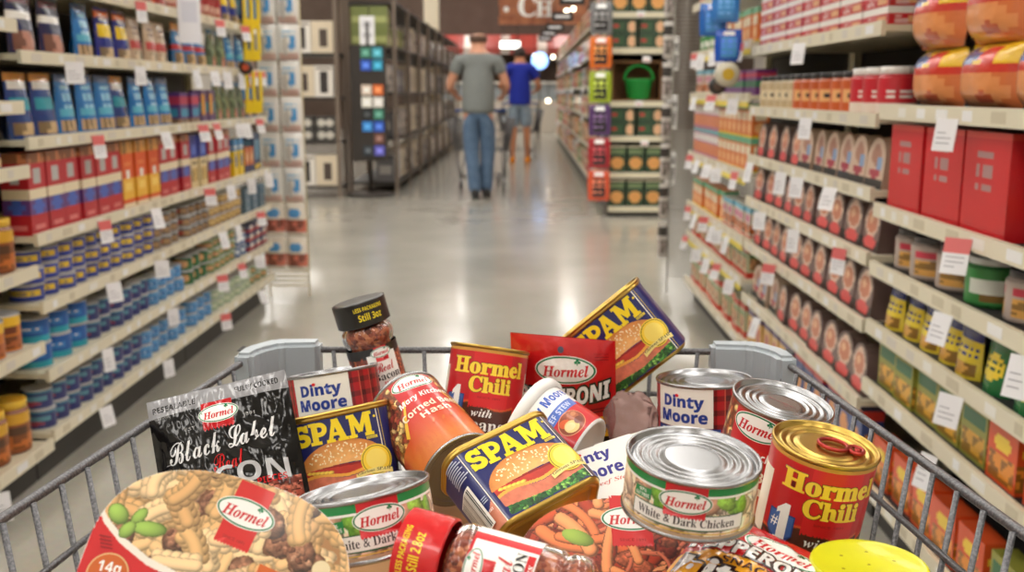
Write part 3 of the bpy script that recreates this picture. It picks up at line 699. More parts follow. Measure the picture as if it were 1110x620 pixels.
def pasta_art():
    a = Art(su=6); p = Pix(-78, -63, 78, 63, .55, (176, 128, 82)); macaroni(p, -88, -72, 84, 70, 300, 8.6, 5)
    d = p.Y - np.interp(p.X, [-80, -72, -59, -41, -20, 0, 40, 80], [27, 17, 8, 0, -4.5, -8, -11, -10]); p.mask(d < 4.2, (246, 238, 226)); p.mask(d < 0, (208, 30, 34))
    for x, y, rx, ry, ro in ((-66, 24, 6.6, 4.8, -.6), (-54, 25.5, 5.6, 3.2, 1.1), (-46, 20, 9.5, 4.2, .1), (-58, 16.5, 5.4, 3.6, 1.1)):
        p.blob(x, y, rx * 1.06, ry * 1.1, ro, (84, 112, 44), 0); p.blob(x, y, rx, ry, ro, (150, 184, 84), .35)
    p.to(a)
    hormel(a, 5, 42, 37, rot=-8, ribbon=(214, 38, 34), rw=22, top=18, bot=20)
    a.ell(-60, -10, 11.9, 11.9, (226, 190, 130)); a.ell(-60, -10, 11.1, 11.1, (206, 98, 30)); a.text('14g', 'bold', -60, -7, w=13, h=8, col=WHITE, rot=3); a.text('PROTEIN', 'bold', -60, -14.4, w=15.5, h=3.6, col=WHITE, rot=3)
    for k in range(4): a.rect(-72 + k, 9.5 - k * 2, -65 + k, 10.2 - k * 2, (140, 16, 20), rot=3)
    a.poly([(22, 16), (46, 12), (46, -14), (20, -12)], (216, 104, 36))
    a.ell(58, 21, 5.8, 5.8, (200, 170, 120)); a.ell(58, 21, 5.4, 5.4, (240, 222, 180))
    return a
def pork_art():
    a = Art(su=6); p = Pix(-78, -63, 78, 63, .6, (120, 40, 22)); strands(p, -80, -64, 80, 62, 120, 4.4, [(196, 92, 52), (214, 122, 74), (176, 74, 42), (150, 54, 32), (224, 142, 96)], 3, 46)
    chunks(p, -70, -60, 70, 55, 60, 8, [(150, 66, 44), (176, 92, 62), (120, 46, 34)], 7, .9); strands(p, -80, -64, 80, 62, 60, 1.4, [(160, 76, 54), (190, 104, 76), (130, 50, 36)], 12, 22); strands(p, -80, -64, 80, 62, 26, 3.8, [(206, 112, 66), (226, 140, 90)], 8, 36)
    for x, y, rx, ry, ro in ((-36, 32, 11, 5.5, -.4), (30, -20, 9, 5, .3)): p.blob(x, y, rx, ry, ro, (146, 172, 74), .3)
    p.to(a); hormel(a, 0, 46, 40, ribbon=(210, 32, 34), rw=27, top=18, bot=20); return a
def stewtray_art():
    a = Art(su=6); p = Pix(-78, -63, 78, 63, .9, (244, 240, 232)); m = np.hypot((p.X) / 66., (p.Y + 58) / 58.) < 1; q = Pix(-78, -63, 78, 63, .9, (170, 90, 50)); chunks(q, -78, -63, 78, 10, 190, 9, [(176, 92, 46), (226, 120, 40), (238, 206, 120), (120, 58, 34)], 8); p.A[m] = q.A[m]
    p.blob(-46, -2, 9, 6, .5, (196, 210, 170), .1); p.to(a)
    a.text('Dinty', 'bold', -24, 42, w=36, h=14, col=(52, 48, 140), fat=.02); a.text('Moore', 'bold', -22, 27, w=42, h=11.5, col=(52, 48, 140), fat=.02); a.text('Beef Stew', 'serifit', -14, 15, w=34, h=5, col=(214, 110, 96)); a.ell(-31, 48, 1.9, 1.6, (220, 60, 60))
    return a
def cup_art():
    a = Art(su=2); r = 38; p = Pix(-PI * r, -29, PI * r, 22, 1.1, (206, 26, 34)); p.mask(p.Y > -1 + 3 * np.cos(p.X / 16), (246, 245, 243)); p.to(a)
    a.text('Dinty Moore', 'bold', 0, 11.5, w=66, h=12, col=(36, 86, 190), fat=.02); a.rect(-28, -6, 28, 3, (74, 110, 200)); a.text('BEEF STEW', 'bold', 0, -1.5, w=40, h=5, col=(210, 220, 245))
    q = Pix(-14, -27, 16, -4, .7, (190, 100, 50)); chunks(q, -12, -26, 14, -6, 14, 7, [(232, 178, 110), (170, 84, 48), (240, 200, 130), (206, 110, 60)], 3); q.A[(np.hypot((q.X - 1) / 15.5, (q.Y + 15.5) / 12) > 1)] = (206, 26, 34); q.to(a) if False else None
    a.ell(1, -16, 15.4, 10.6, (226, 150, 110)); a.ell(1, -16, 14.6, 9.8, (150, 66, 36)); a.ell(6, -13.5, 7.5, 5.5, (178, 96, 56), 20); a.ell(-5, -12.5, 5.5, 4, (222, 96, 44), -20); a.ell(-3, -18.5, 7.5, 5.6, (244, 210, 140), -15); a.ell(-4, -17.5, 5, 3.4, (250, 226, 170), -15); a.ell(7, -19, 5, 3.5, (120, 52, 32)); a.ell(9, -12, 3, 2, (204, 130, 84))
    return a
def stew_cup(M, label):
    t = thing('microwave_cup', label, 'cup', M); z0, z1 = -.031, .031
    b = MB(); rr = lambda z: .0335 + (z - z0) / (z1 - z0) * .0075
    b.lathe([(.0004, z0 + .007), (.026, z0 + .007), (.0295, z0 + .004), (.0305, z0), (.0325, z0 - .0002), (.0336, z0 + .001), (rr(0), 0), (rr(z1 - .01), z1 - .01)], 80, cap0=True); b.obj('cup_body', WPL, t)
    l = MB(); l.lathe([(.0405, z1 - .011), (.0425, z1 - .010), (.0445, z1 - .0085), (.045, z1 - .003), (.0442, z1 - .0005), (.042, z1), (.0405, z1 - .0025), (.0004, z1 - .003)], 96, cap1=True); l.obj('lid', WPL, t)
    a = MB(); art = cup_art(); fr = lambda u, v, h: np.stack([(rr(v) + h) * np.sin(u / .038), -(rr(v) + h) * np.cos(u / .038), v], -1); art.build(a, fr, .0002); a.obj('printed_sleeve', PAPER, t)
    return t

POSE = {}; SCALE = {}
POSE['chili_far'] = [[0.9874, -0.0877, 0.1316, -0.0421], [0.0489, 0.9606, 0.2736, 0.9621], [-0.1504, -0.2637, 0.9528, 0.8182]]
POSE['chili_near'] = [[0.9911, 0.0314, 0.1291, 0.1995], [-0.0175, 0.994, -0.1078, 0.6709], [-0.1317, 0.1046, 0.9858, 0.8337]]
POSE['hash_right'] = [[0.7679, 0.6167, 0.173, 0.1983], [-0.6033, 0.7872, -0.1281, 0.7975], [-0.2152, -0.006, 0.9765, 0.8195]]
POSE['stew_right'] = [[0.8208, 0.5706, -0.0249, 0.1765], [-0.5673, 0.8195, 0.0813, 0.9581], [0.0668, -0.0526, 0.9964, 0.791]]
POSE['stew_left'] = [[0.9824, 0.0984, -0.1587, -0.1842], [-0.0645, 0.9763, 0.2065, 0.9641], [0.1753, -0.1927, 0.9655, 0.7966]]
POSE['chicken_right'] = [[0.968, 0.241, 0.0695, 0.0999], [-0.2341, 0.9676, -0.0945, 0.5816], [-0.09, 0.0752, 0.9931, 0.8887]]
POSE['chicken_left'] = [[0.9213, -0.3445, -0.1803, -0.1], [0.3765, 0.9061, 0.193, 0.6044], [0.0968, -0.2457, 0.9645, 0.8545]]
POSE['spam_center'] = [[0.8168, -0.0747, -0.5721, -0.0029], [0.5273, 0.4991, 0.6876, 0.7611], [0.2342, -0.8633, 0.4471, 0.8137]]
POSE['spam_left'] = [[0.9761, -0.0388, -0.2139, -0.1633], [0.0935, 0.9632, 0.2518, 0.8657], [0.1963, -0.2658, 0.9438, 0.8017]]
POSE['spam_back'] = [[0.7599, 0.1496, -0.6325, 0.1025], [-0.0513, 0.9839, 0.1711, 1.04], [0.648, -0.0975, 0.7554, 0.8631]]
POSE['hash_left'] = [[0.8443, -0.031, -0.535, -0.083], [0.5132, 0.3343, 0.7905, 0.8671], [0.1544, -0.942, 0.2981, 0.8164]]
POSE['cup'] = [[0.5665, 0.0375, -0.8232, 0.0276], [0.6535, 0.5881, 0.4765, 0.858], [0.5021, -0.8079, 0.3086, 0.8193]]
POSE['jar_back'] = [[0.85, -0.4605, -0.2559, -0.1587], [0.48, 0.8771, 0.016, 1.0296], [0.2171, -0.1364, 0.9666, 0.8489]]
POSE['jar_front'] = [[0.2547, 0.1674, -0.9524, -0.0192], [0.4255, 0.865, 0.2658, 0.5351], [0.8684, -0.4729, 0.1491, 0.8523]]
POSE['pouch_bacon'] = [[0.9656, -0.0482, -0.2555, -0.2473], [0.1548, 0.8961, 0.416, 0.8083], [0.2088, -0.4413, 0.8727, 0.8056]]
POSE['pouch_pepperoni'] = [[0.9593, 0.2786, -0.0457, 0.04], [-0.2821, 0.9391, -0.1961, 1.0019], [-0.0117, 0.201, 0.9795, 0.8052]]
POSE['pouch_bites'] = [[0.8063, -0.0045, 0.5915, 0.1205], [-0.5574, 0.3287, 0.7624, 0.5457], [-0.1978, -0.9444, 0.2625, 0.8181]]
POSE['tray_pasta'] = [[0.9555, -0.2068, 0.2106, -0.1685], [0.0607, 0.836, 0.5454, 0.5098], [-0.2888, -0.5083, 0.8113, 0.8583]]
POSE['tray_pork'] = [[0.9999, -0.0077, -0.0113, 0.071], [0.0136, 0.5619, 0.8271, 0.5992], [0.0, -0.8272, 0.562, 0.8136]]
POSE['tray_stew'] = [[0.9487, 0.1113, -0.2958, 0.0905], [0.1969, 0.5241, 0.8286, 0.7795], [0.2473, -0.8443, 0.4754, 0.8021]]
POSE['canister'] = [[1, 0, 0, 0.2103], [0, 1, 0, 0.58], [0, 0, 1, 0.7573]]
POSE['bag'] = [[0.9839, -0.0127, -0.1784, 0.1061], [0.0751, 0.9347, 0.3474, 0.9586], [0.1623, -0.3552, 0.9206, 0.8003]]
SCALE = {'chili_near': 0.93, 'hash_right': 1.05, 'stew_right': 1.05, 'chicken_right': 0.94, 'spam_center': 0.97, 'hash_left': 0.96, 'stew_left': 1.02, 'jar_back': 1.06, 'spam_left': 0.94, 'chili_far': 1.01, 'pouch_pepperoni': 1.02, 'spam_back': 1.03, 'jar_front': 0.92, 'tray_stew': 1.03, 'chicken_left': 1.0, 'tray_pasta': 0.92, 'tray_pork': 1.0, 'pouch_bites': 0.985}
for q in POSE: POSE[q] = (POSE[q], SCALE.get(q, 1.0))
CA, SA, HA, KA = chili_art(), stew_art(), hash_art(), chicken_art()
tin_can(Mx(*POSE['chili_far']), 'red chili with beans can standing at the far rim left of the pepperoni pouch', .038, .111, CA, GOLD, 2, tab=-20, name='chili_can')
tin_can(Mx(*POSE['chili_near']), 'big red chili can with gold lid and red ring pull, nearest the right rim', .038, .111, CA, GOLD, 2, tab=-12, name='chili_can')
tin_can(Mx(*POSE['hash_right']), 'silver-lidded red can with stamped lid just behind the near chili can', .038, .111, HA, TIN, 3, name='hash_can', lid_text='BEST BY MAR 2019')
tin_can(Mx(*POSE['hash_left']), 'corned beef hash can lying tipped behind the middle luncheon meat can', .038, .111, HA, TIN, 3, name='hash_can')
tin_can(Mx(*POSE['stew_right']), 'beef stew can with plaid label beside the right corner bumper', .0435, .105, SA, TIN, 3, name='stew_can')
tin_can(Mx(*POSE['stew_left']), 'beef stew can with plaid label behind the black bacon pouch', .0435, .105, SA, TIN, 3, name='stew_can')
tin_can(Mx(*POSE['chicken_right']), 'wide low chicken can with green-edged label, front right on top of the pile', .042, .040, KA, TIN, 3, name='chicken_can')
tin_can(Mx(*POSE['chicken_left']), 'wide low chicken can tilted to the left between pasta tray and lying jar', .042, .040, KA, TIN, 3, name='chicken_can')
spam_can(Mx(*POSE['spam_center']), 'blue and gold luncheon meat can lying on its back in the middle of the pile')
spam_can(Mx(*POSE['spam_left']), 'blue and gold luncheon meat can upright beside the black bacon pouch')
spam_can(Mx(*POSE['spam_back']), 'blue and gold luncheon meat can tilted up above the far rim behind the pepperoni pouch')
jar(Mx(*POSE['jar_back']), 'clear bacon bits jar with black cap leaning over the far rim', cap_label(('LESS PACKAGING', 'Still 3oz'), (30, 28, 26)), jar_label(False))
jar(Mx(*POSE['jar_front']), 'clear bacon pieces jar with red sealed cap lying at the front of the pile', cap_label(('LESS PACKAGING', 'Still 2.8oz'), (206, 24, 30)), jar_label(True), cap='red')
pouch(Mx(*POSE['pouch_bacon']), 'black glossy bacon pieces pouch with grey top strip by the left rim', .12, .15, bacon_pouch_art(), FOILB, .014, .0013, name='bacon_pouch', seed=3, back=(20, 20, 22))
pouch(Mx(*POSE['pouch_pepperoni']), 'upright red pepperoni pouch with hang hole behind the white cup', .106, .15, pepperoni_art(), FILM, .012, .0012, name='pepperoni_pouch', seed=5, back=(180, 24, 30))
pouch(Mx(*POSE['pouch_bites']), 'crinkled red pepperoni snack pouch lying at the front beside the yellow lid', .10, .16, bites_art(), FILM, .014, .002, name='snack_pouch', seed=8, back=(180, 24, 30))
tray(Mx(*POSE['tray_pasta']), 'rounded red pasta and beef meal tray with creamy noodle picture, front left', pasta_art())
tray(Mx(*POSE['tray_pork']), 'rounded meal tray with saucy red noodle picture at the bottom of the frame', pork_art())
tray(Mx(*POSE['tray_stew']), 'white beef stew meal tray behind the right chicken can', stewtray_art(), n=4, w=.132, h=.108, d=.013)
stew_cup(Mx(*POSE['cup']), 'white-lidded beef stew cup lying between the middle can and the pepperoni pouch')
def canister(M):
    t = thing('cheese_canister', 'canister with flat bright yellow lid at the bottom right of the cart', 'canister', M)
    b = MB(); b.lathe([(.03, -.08), (.032, -.079), (.0325, -.076), (.0325, .066)], 72, cap0=True); b.obj('canister_body', mat('canister_green', (34, 120, 70), .35, coat=.3), t)
    l = MB(); l.lathe([(.0335, .060), (.0345, .0605), (.0352, .064), (.0352, .0785), (.0345, .080), (.033, .0802), (.0315, .0792), (.0004, .0792)], 96, cap1=True); l.obj('lid', mat('yellow_plastic', (214, 212, 22), .38, coat=.2), t)
    h = MB()
    for k in range(7):
        a = 2 * PI * k / 6 + .3; r = .015 if k < 6 else 0; h.lathe([(.0011, .07925), (.0004, .0793)], 14, center=(r * math.cos(a) * 1.2, r * math.sin(a) * 1.2, 0), cap1=True)
    h.obj('shaker_holes', mat('hole_dark', (150, 140, 20), .6), t)
canister(Mx(*POSE['canister']))
def plastic_bag(M):
    t = thing('clear_bag', 'crumpled clear plastic bag behind the stew cup under the tilted can', 'bag', M)
    b = MB(); bm = bmesh.new(); bmesh.ops.create_icosphere(bm, subdivisions=5, radius=1)
    P = np.array([v.co[:] for v in bm.verts]); n = fbm(P[:, 0] * 30 + 50, P[:, 2] * 30 + P[:, 1] * 17 + 60, 9, 3) - .5
    for v, q in zip(bm.verts, n): v.co = Vector((v.co.x * .026, v.co.y * .012, v.co.z * .032)) * (1 + q * .5)
    b.bm(bm, (255, 255, 255), True); b.obj('film', mat('smoky_film', (190, 160, 156), .14, trans=.75, ior=1.08, bump=(50, .8, .004)), t)
plastic_bag(Mx(*POSE['bag']))
# ================================================================== shopping cart
CARTM = mat('cart_hammered_grey', (92, 92, 95), .36, .5, noise=(520, (138, 138, 142), 3, .4, .8), bump=(260, .35, .0008))
BUMP = mat('cart_grey_plastic', (172, 181, 188), .45, coat=.1, bump=(120, .08, .002))
RUBBER = mat('caster_rubber', (44, 44, 46), .6)
CHROME = mat('zinc_steel', (170, 172, 176), .3, 1.0)
YAW = math.radians(.78)
def cart():
    zr = .8404; yb, yf = 1.085, .10                       # far rim, near end
    hw = lambda y: .280 + (yb - y) * .12                # the basket is wider near the handle
    t = thing('shopping_cart', 'grey wire shopping cart heaped with groceries in the foreground', 'shopping cart', Matrix.Translation((-.0185, 0, 0)) @ Matrix.Rotation(YAW - .02, 4, 'Z'))
    rr = .0038
    P = [(-hw(yf), yf, zr), (-hw(.5), .5, zr), (-hw(yb - .03), yb - .03, zr), (-hw(yb) + .03, yb, zr), (hw(yb) - .03, yb, zr), (hw(yb - .03), yb - .03, zr), (hw(.5), .5, zr), (hw(yf), yf, zr)]
    m = MB(); m.tube(P, rr, 12); m.obj('rim_rod', CARTM, t)
    D = .36
    low = lambda x, y, k: (x * (1 - .22 * k), yf + (y - yf) * (1 - .10 * k), zr - D * k)
    for s_ in (-1, 1):                                    # side panels
        m = MB(); n = int((yb - .05 - yf) / .034)
        for i in range(n):
            y = yb - .055 - i * .034; x = s_ * hw(y)
            m.tube([(x * .985, y, zr), low(x * .985, y, 1)], .0023, 8)
        for k in (.125, .45, .75, 1.0): m.tube([low(s_ * hw(yb - .02) * .98, yb - .02, k), low(s_ * hw(yf) * .98, yf, k)], .0026, 8)
        m.obj('side_wire_panel', CARTM, t)
    m = MB(); n = 10
    for i in range(n + 1):
        x = -(hw(yb) - .03) + i * 2 * (hw(yb) - .03) / n; m.tube([(x, yb - .004, zr), low(x, yb - .004, 1)], .0023, 8)
    for k in (.125, .45, .75, 1.0): m.tube([low(-hw(yb) * .97, yb, k), low(hw(yb) * .97, yb, k)], .0028, 8)
    m.obj('end_wire_panel', CARTM, t)
    m = MB()
    for i in range(11): x = -hw(yf) + i * .2 * hw(yf); m.tube([(x, yf, zr + .05 * 0), low(x, yf, 1)], .0023, 8)
    for k in (0, .3, .6, 1.0): m.tube([low(-hw(yf), yf, k), low(hw(yf), yf, k)], .0028, 8)
    m.obj('end_wire_panel', CARTM, t)
    m = MB()
    for i in range(13):
        f = -1 + i / 6; m.tube([low(f * hw(yf) * .98, yf, 1), low(f * hw(yb) * .98, yb, 1)], .0023, 8)
    for y in np.linspace(yf, yb, 9): m.tube([low(-hw(y) * .98, y, 1), low(hw(y) * .98, y, 1)], .0023, 8)
    m.obj('basket_floor', CARTM, t)
    for s_ in (-1, 1):                                    # corner bumpers wrapping the far corners
        m = MB(); bm = bmesh.new()
        X0 = s_ * (hw(yb) + .012); path = [(s_ * (hw(yb) + .014), yb - .062), (s_ * (hw(yb) + .012), yb - .030), (s_ * (hw(yb) - .012), yb + .008), (s_ * (hw(yb) - .066), yb + .010)]
        inner = [(s_ * (hw(yb) - .006), yb - .062), (s_ * (hw(yb) - .010), yb - .038), (s_ * (hw(yb) - .026), yb - .018), (s_ * (hw(yb) - .066), yb - .014)]
        top = zr + .011; bot = zr - .058; V = []
        for (a, b), (c, d) in zip(path, inner): V.append([bm.verts.new((a, b, bot)), bm.verts.new((a, b, top)), bm.verts.new((c, d, top)), bm.verts.new((c, d, bot))])
        for i in range(3):
            for k in range(4): bm.faces.new([V[i][k], V[i][(k + 1) % 4], V[i + 1][(k + 1) % 4], V[i + 1][k]])
        bm.faces.new(V[0][::-1]); bm.faces.new(V[3])
        bmesh.ops.recalc_face_normals(bm, faces=bm.faces[:]); bmesh.ops.bevel(bm, geom=bm.edges[:], offset=.0045, segments=3, affect='EDGES')
        m.bm(bm, smooth=False); bp = m.obj('corner_bumper', BUMP, t)
        s2 = MB(); s2.box(X0 - .003 if s_ > 0 else X0 - .001, yb - .05, zr + .0105, X0 + .001 if s_ > 0 else X0 + .003, yb - .03, zr + .0112); s2.obj('bumper_slot', RUBBER, bp)
    ch = MB()
    for s_ in (-1, 1):
        ch.tube([(s_ * .27, .02, zr + .10), (s_ * .30, .12, zr - .05), (s_ * .27, .16, .30), (s_ * .26, .30, .16), (s_ * .18, 1.0, .16)], .011, 10)
        ch.tube([(s_ * .25, .30, .17), (s_ * .21, .75, zr - D - .01)], .009, 8)
        ch.tube([(s_ * .2, 1.0, zr - D), (s_ * .27, .16, zr - D)], .007, 8)
    ch.tube([(-.26, .30, .16), (.26, .30, .16)], .009, 8); ch.tube([(-.18, 1.0, .16), (.18, 1.0, .16)], .009, 8); ch.obj('chassis', CARTM, t)
    h = MB(); h.tube([(-.29, .02, zr + .10), (.29, .02, zr + .10)], .015, 14); h.obj('handle', mat('handle_blue', (40, 80, 150), .4), t)
    for x, y in ((-.25, .3), (.25, .3), (-.17, 1.0), (.17, 1.0)):
        c = MB(); c.box(x - .016, y - .018, .10, x + .016, y + .018, .155, bev=.004); c.box(x - .019, y - .03, .055, x - .015, y + .012, .11); c.box(x + .015, y - .03, .055, x + .019, y + .012, .11); fk = c.obj('caster', CHROME, t)
        w = MB(); w.lathe([(.012, -.013), (.055, -.013), (.0615, -.009), (.0615, .009), (.055, .013), (.012, .013)], 32, center=(x, y - .02, .0615), cap0=True, cap1=True, axis='x'); w.obj('wheel', RUBBER, fk)
cart()
# plain shipping cases underneath the heap carry it
def case(x0, y0, z0, x1, y1, z1, label):
    t = thing('cardboard_case', label, 'box', Matrix.Translation((0, 0, 0))); m = MB(); m.box(x0, y0, z0, x1, y1, z1, bev=.002); m.obj('carton', mat('kraft_board', (176, 134, 92), .8, noise=(30, (160, 118, 78), 3, .3, .7)), t)
    m = MB(); m.box((x0 + x1) / 2 - .025, y0 - .0004, z1 - .06, (x0 + x1) / 2 + .025, y1 + .0004, z1 + .0004); m.obj('packing_tape', mat('packing_tape', (196, 164, 112), .25), t)
case(-.235, .36, .502, .12, .70, .745, 'cardboard case lying on the cart floor under the near left groceries')
case(.13, .36, .502, .215, .66, .675, 'narrow cardboard case lying on the cart floor under the yellow-lidded canister')
case(-.20, .715, .502, .20, .93, .735, 'cardboard case lying on the cart floor under the far groceries')

# ================================================================== room
def floor_mat():
    m = bpy.data.materials.new('polished_concrete'); m.use_nodes = True; nt = m.node_tree; b = nt.nodes['Principled BSDF']
    tc = nt.nodes.new('ShaderNodeTexCoord')
    def noise(scale, det, st=(1, 1, 1)):
        mp = nt.nodes.new('ShaderNodeMapping'); mp.inputs['Scale'].default_value = st; nt.links.new(tc.outputs['Object'], mp.inputs['Vector'])
        n = nt.nodes.new('ShaderNodeTexNoise'); n.inputs['Scale'].default_value = scale; n.inputs['Detail'].default_value = det; nt.links.new(mp.outputs['Vector'], n.inputs['Vector']); return n
    n = noise(1.3, 6); r = nt.nodes.new('ShaderNodeValToRGB'); e = r.color_ramp.elements; e[0].position = .3; e[1].position = .72
    e[0].color = tuple(lin((165, 161, 150))) + (1,); e[1].color = tuple(lin((190, 186, 175))) + (1,)
    nt.links.new(n.outputs['Fac'], r.inputs['Fac'])
    n2 = noise(60, 4); mx = nt.nodes.new('ShaderNodeMix'); mx.data_type = 'RGBA'; mx.blend_type = 'MULTIPLY'; mx.inputs[0].default_value = .25
    nt.links.new(r.outputs['Color'], mx.inputs[6]); nt.links.new(n2.outputs['Color'], mx.inputs[7]); nt.links.new(mx.outputs[2], b.inputs['Base Color'])
    b.inputs['Roughness'].default_value = .22; b.inputs['Coat Weight'].default_value = .35; b.inputs['Coat Roughness'].default_value = .1
    n3 = noise(3, 2, (1, .3, 1)); bp = nt.nodes.new('ShaderNodeBump'); bp.inputs['Strength'].default_value = .06; bp.inputs['Distance'].default_value = .02
    nt.links.new(n3.outputs['Fac'], bp.inputs['Height']); nt.links.new(bp.outputs['Normal'], b.inputs['Normal'])
    return m
XL, XR, YN, YF, ZC = -9.0, 7.0, -5.0, 32.0, 4.6
def slab(name, m, *b):
    q = MB(); q.box(*b); return struct(q.obj(name, m))
slab('floor', floor_mat(), XL, YN, -.1, XR, YF, 0)
slab('ceiling', mat('ceiling_white', (232, 230, 224), .9), XL, YN, ZC, XR, YF, ZC + .1)
WALLP = mat('wall_taupe', (96, 80, 70), .8, noise=(3, (88, 72, 62), 3, .3, .7)); CREAM = mat('column_cream', (232, 220, 196), .7)
slab('wall_back', WALLP, XL, YF, 0, XR, YF + .15, ZC)
slab('wall_front', mat('wall_pale', (214, 208, 198), .8), XL, YN - .15, 0, XR, YN, ZC)
slab('wall_left', mat('wall_pale', (214, 208, 198)), XL - .15, YN, 0, XL, YF, ZC); slab('wall_right', mat('wall_pale', (214, 208, 198)), XR, YN, 0, XR + .15, YF, ZC)
def ceiling_light(x, y, L=2.4, W=.5, st=None):
    M = Matrix.Translation((x, y, ZC - .002)); return M
LAMP = mat('lamp_diffuser', (255, 250, 240), .5, emit=(255, 250, 243), estr=6.0)
LFR = mat('lamp_frame', (226, 226, 222), .5)
k = 0; lamp0 = None
for y in (-3.0, .2, 3.4, 6.6, 9.8, 13.4, 17.4, 21.6, 26.0, 30.0):
    for x in (-6.6, -3.6, -1.55, 1.15, 3.6):
        if lamp0 is None:
            lamp0 = thing('ceiling_light', 'x', 'ceiling light', None)
            m = MB(); m.box(-.32, -1.25, -.07, .32, 1.25, 0, bev=.006); m.obj('frame', LFR, lamp0)
            m = MB(); m.box(-.29, -1.22, -.078, .29, 1.22, -.0705); m.obj('diffuser', LAMP, lamp0); c = lamp0
        else:
            c = lamp0.copy(); COL.objects.link(c)
            for ch in lamp0.children: q = ch.copy(); COL.objects.link(q); q.parent = c
        c.location = (x, y, ZC - .001)
        tag(c, 'long white fluorescent ceiling light over the shop aisles, above the frame', 'ceiling light', 'ceiling lights over the aisles'); k += 1

# ================================================================== camera
cam = bpy.data.cameras.new('camera'); co = bpy.data.objects.new('camera', cam); COL.objects.link(co)
co.location = (0, 0, 1.12); co.rotation_euler = (math.radians(90) - math.atan(210 / 1100), 0, YAW)
cam.sensor_width = 36; cam.lens = 36 * 1100 / 1110; cam.clip_start = .02; cam.clip_end = 100
cam.dof.use_dof = True; cam.dof.focus_distance = .78; cam.dof.aperture_fstop = 9.0
SC.camera = co
W = bpy.data.worlds.new('world'); SC.world = W; W.use_nodes = True; W.node_tree.nodes['Background'].inputs[0].default_value = (.8, .85, .9, 1); W.node_tree.nodes['Background'].inputs[1].default_value = .3
SC.view_settings.view_transform = 'Standard'; SC.view_settings.look = 'None'; SC.view_settings.gamma = 1; SC.view_settings.use_curve_mapping = False
SC.view_settings.exposure = 0.58
# ================================================================== shelf goods
GOODS = printed('print_goods', .42, .3)
WRAP = printed('print_wrap_goods', .25, .5, bump=(14, .5, .02))
def paint(shapes, bg, U, V):
    A = np.zeros(U.shape + (3,)) + np.array(bg, float)
    for s_ in shapes:
        k, a, b, c, d, col = s_
        if k == 'r': m = (U >= a) & (U < c) & (V >= b) & (V < d)
        elif k == 'e': m = ((U - a) / c) ** 2 + ((V - b) / d) ** 2 < 1
        elif k == 'n':                                    # a mottled picture area
            m = (U >= a) & (U < c) & (V >= b) & (V < d); q = (fbm(U * 100, V * 100, 18, int(a * 90 + b * 50)) > .5); A[m & q] = col; A[m & ~q] = np.array(col) * .66; continue
        elif k == 't':                                    # lines of small print, too small to read
            m = (U >= a) & (U < c) & (V >= b) & (V < d) & (np.mod(V * 22, 1) < .5) & (fbm(U * 400, V * 10, 6, 3) > .42)
        A[m] = col
    return A
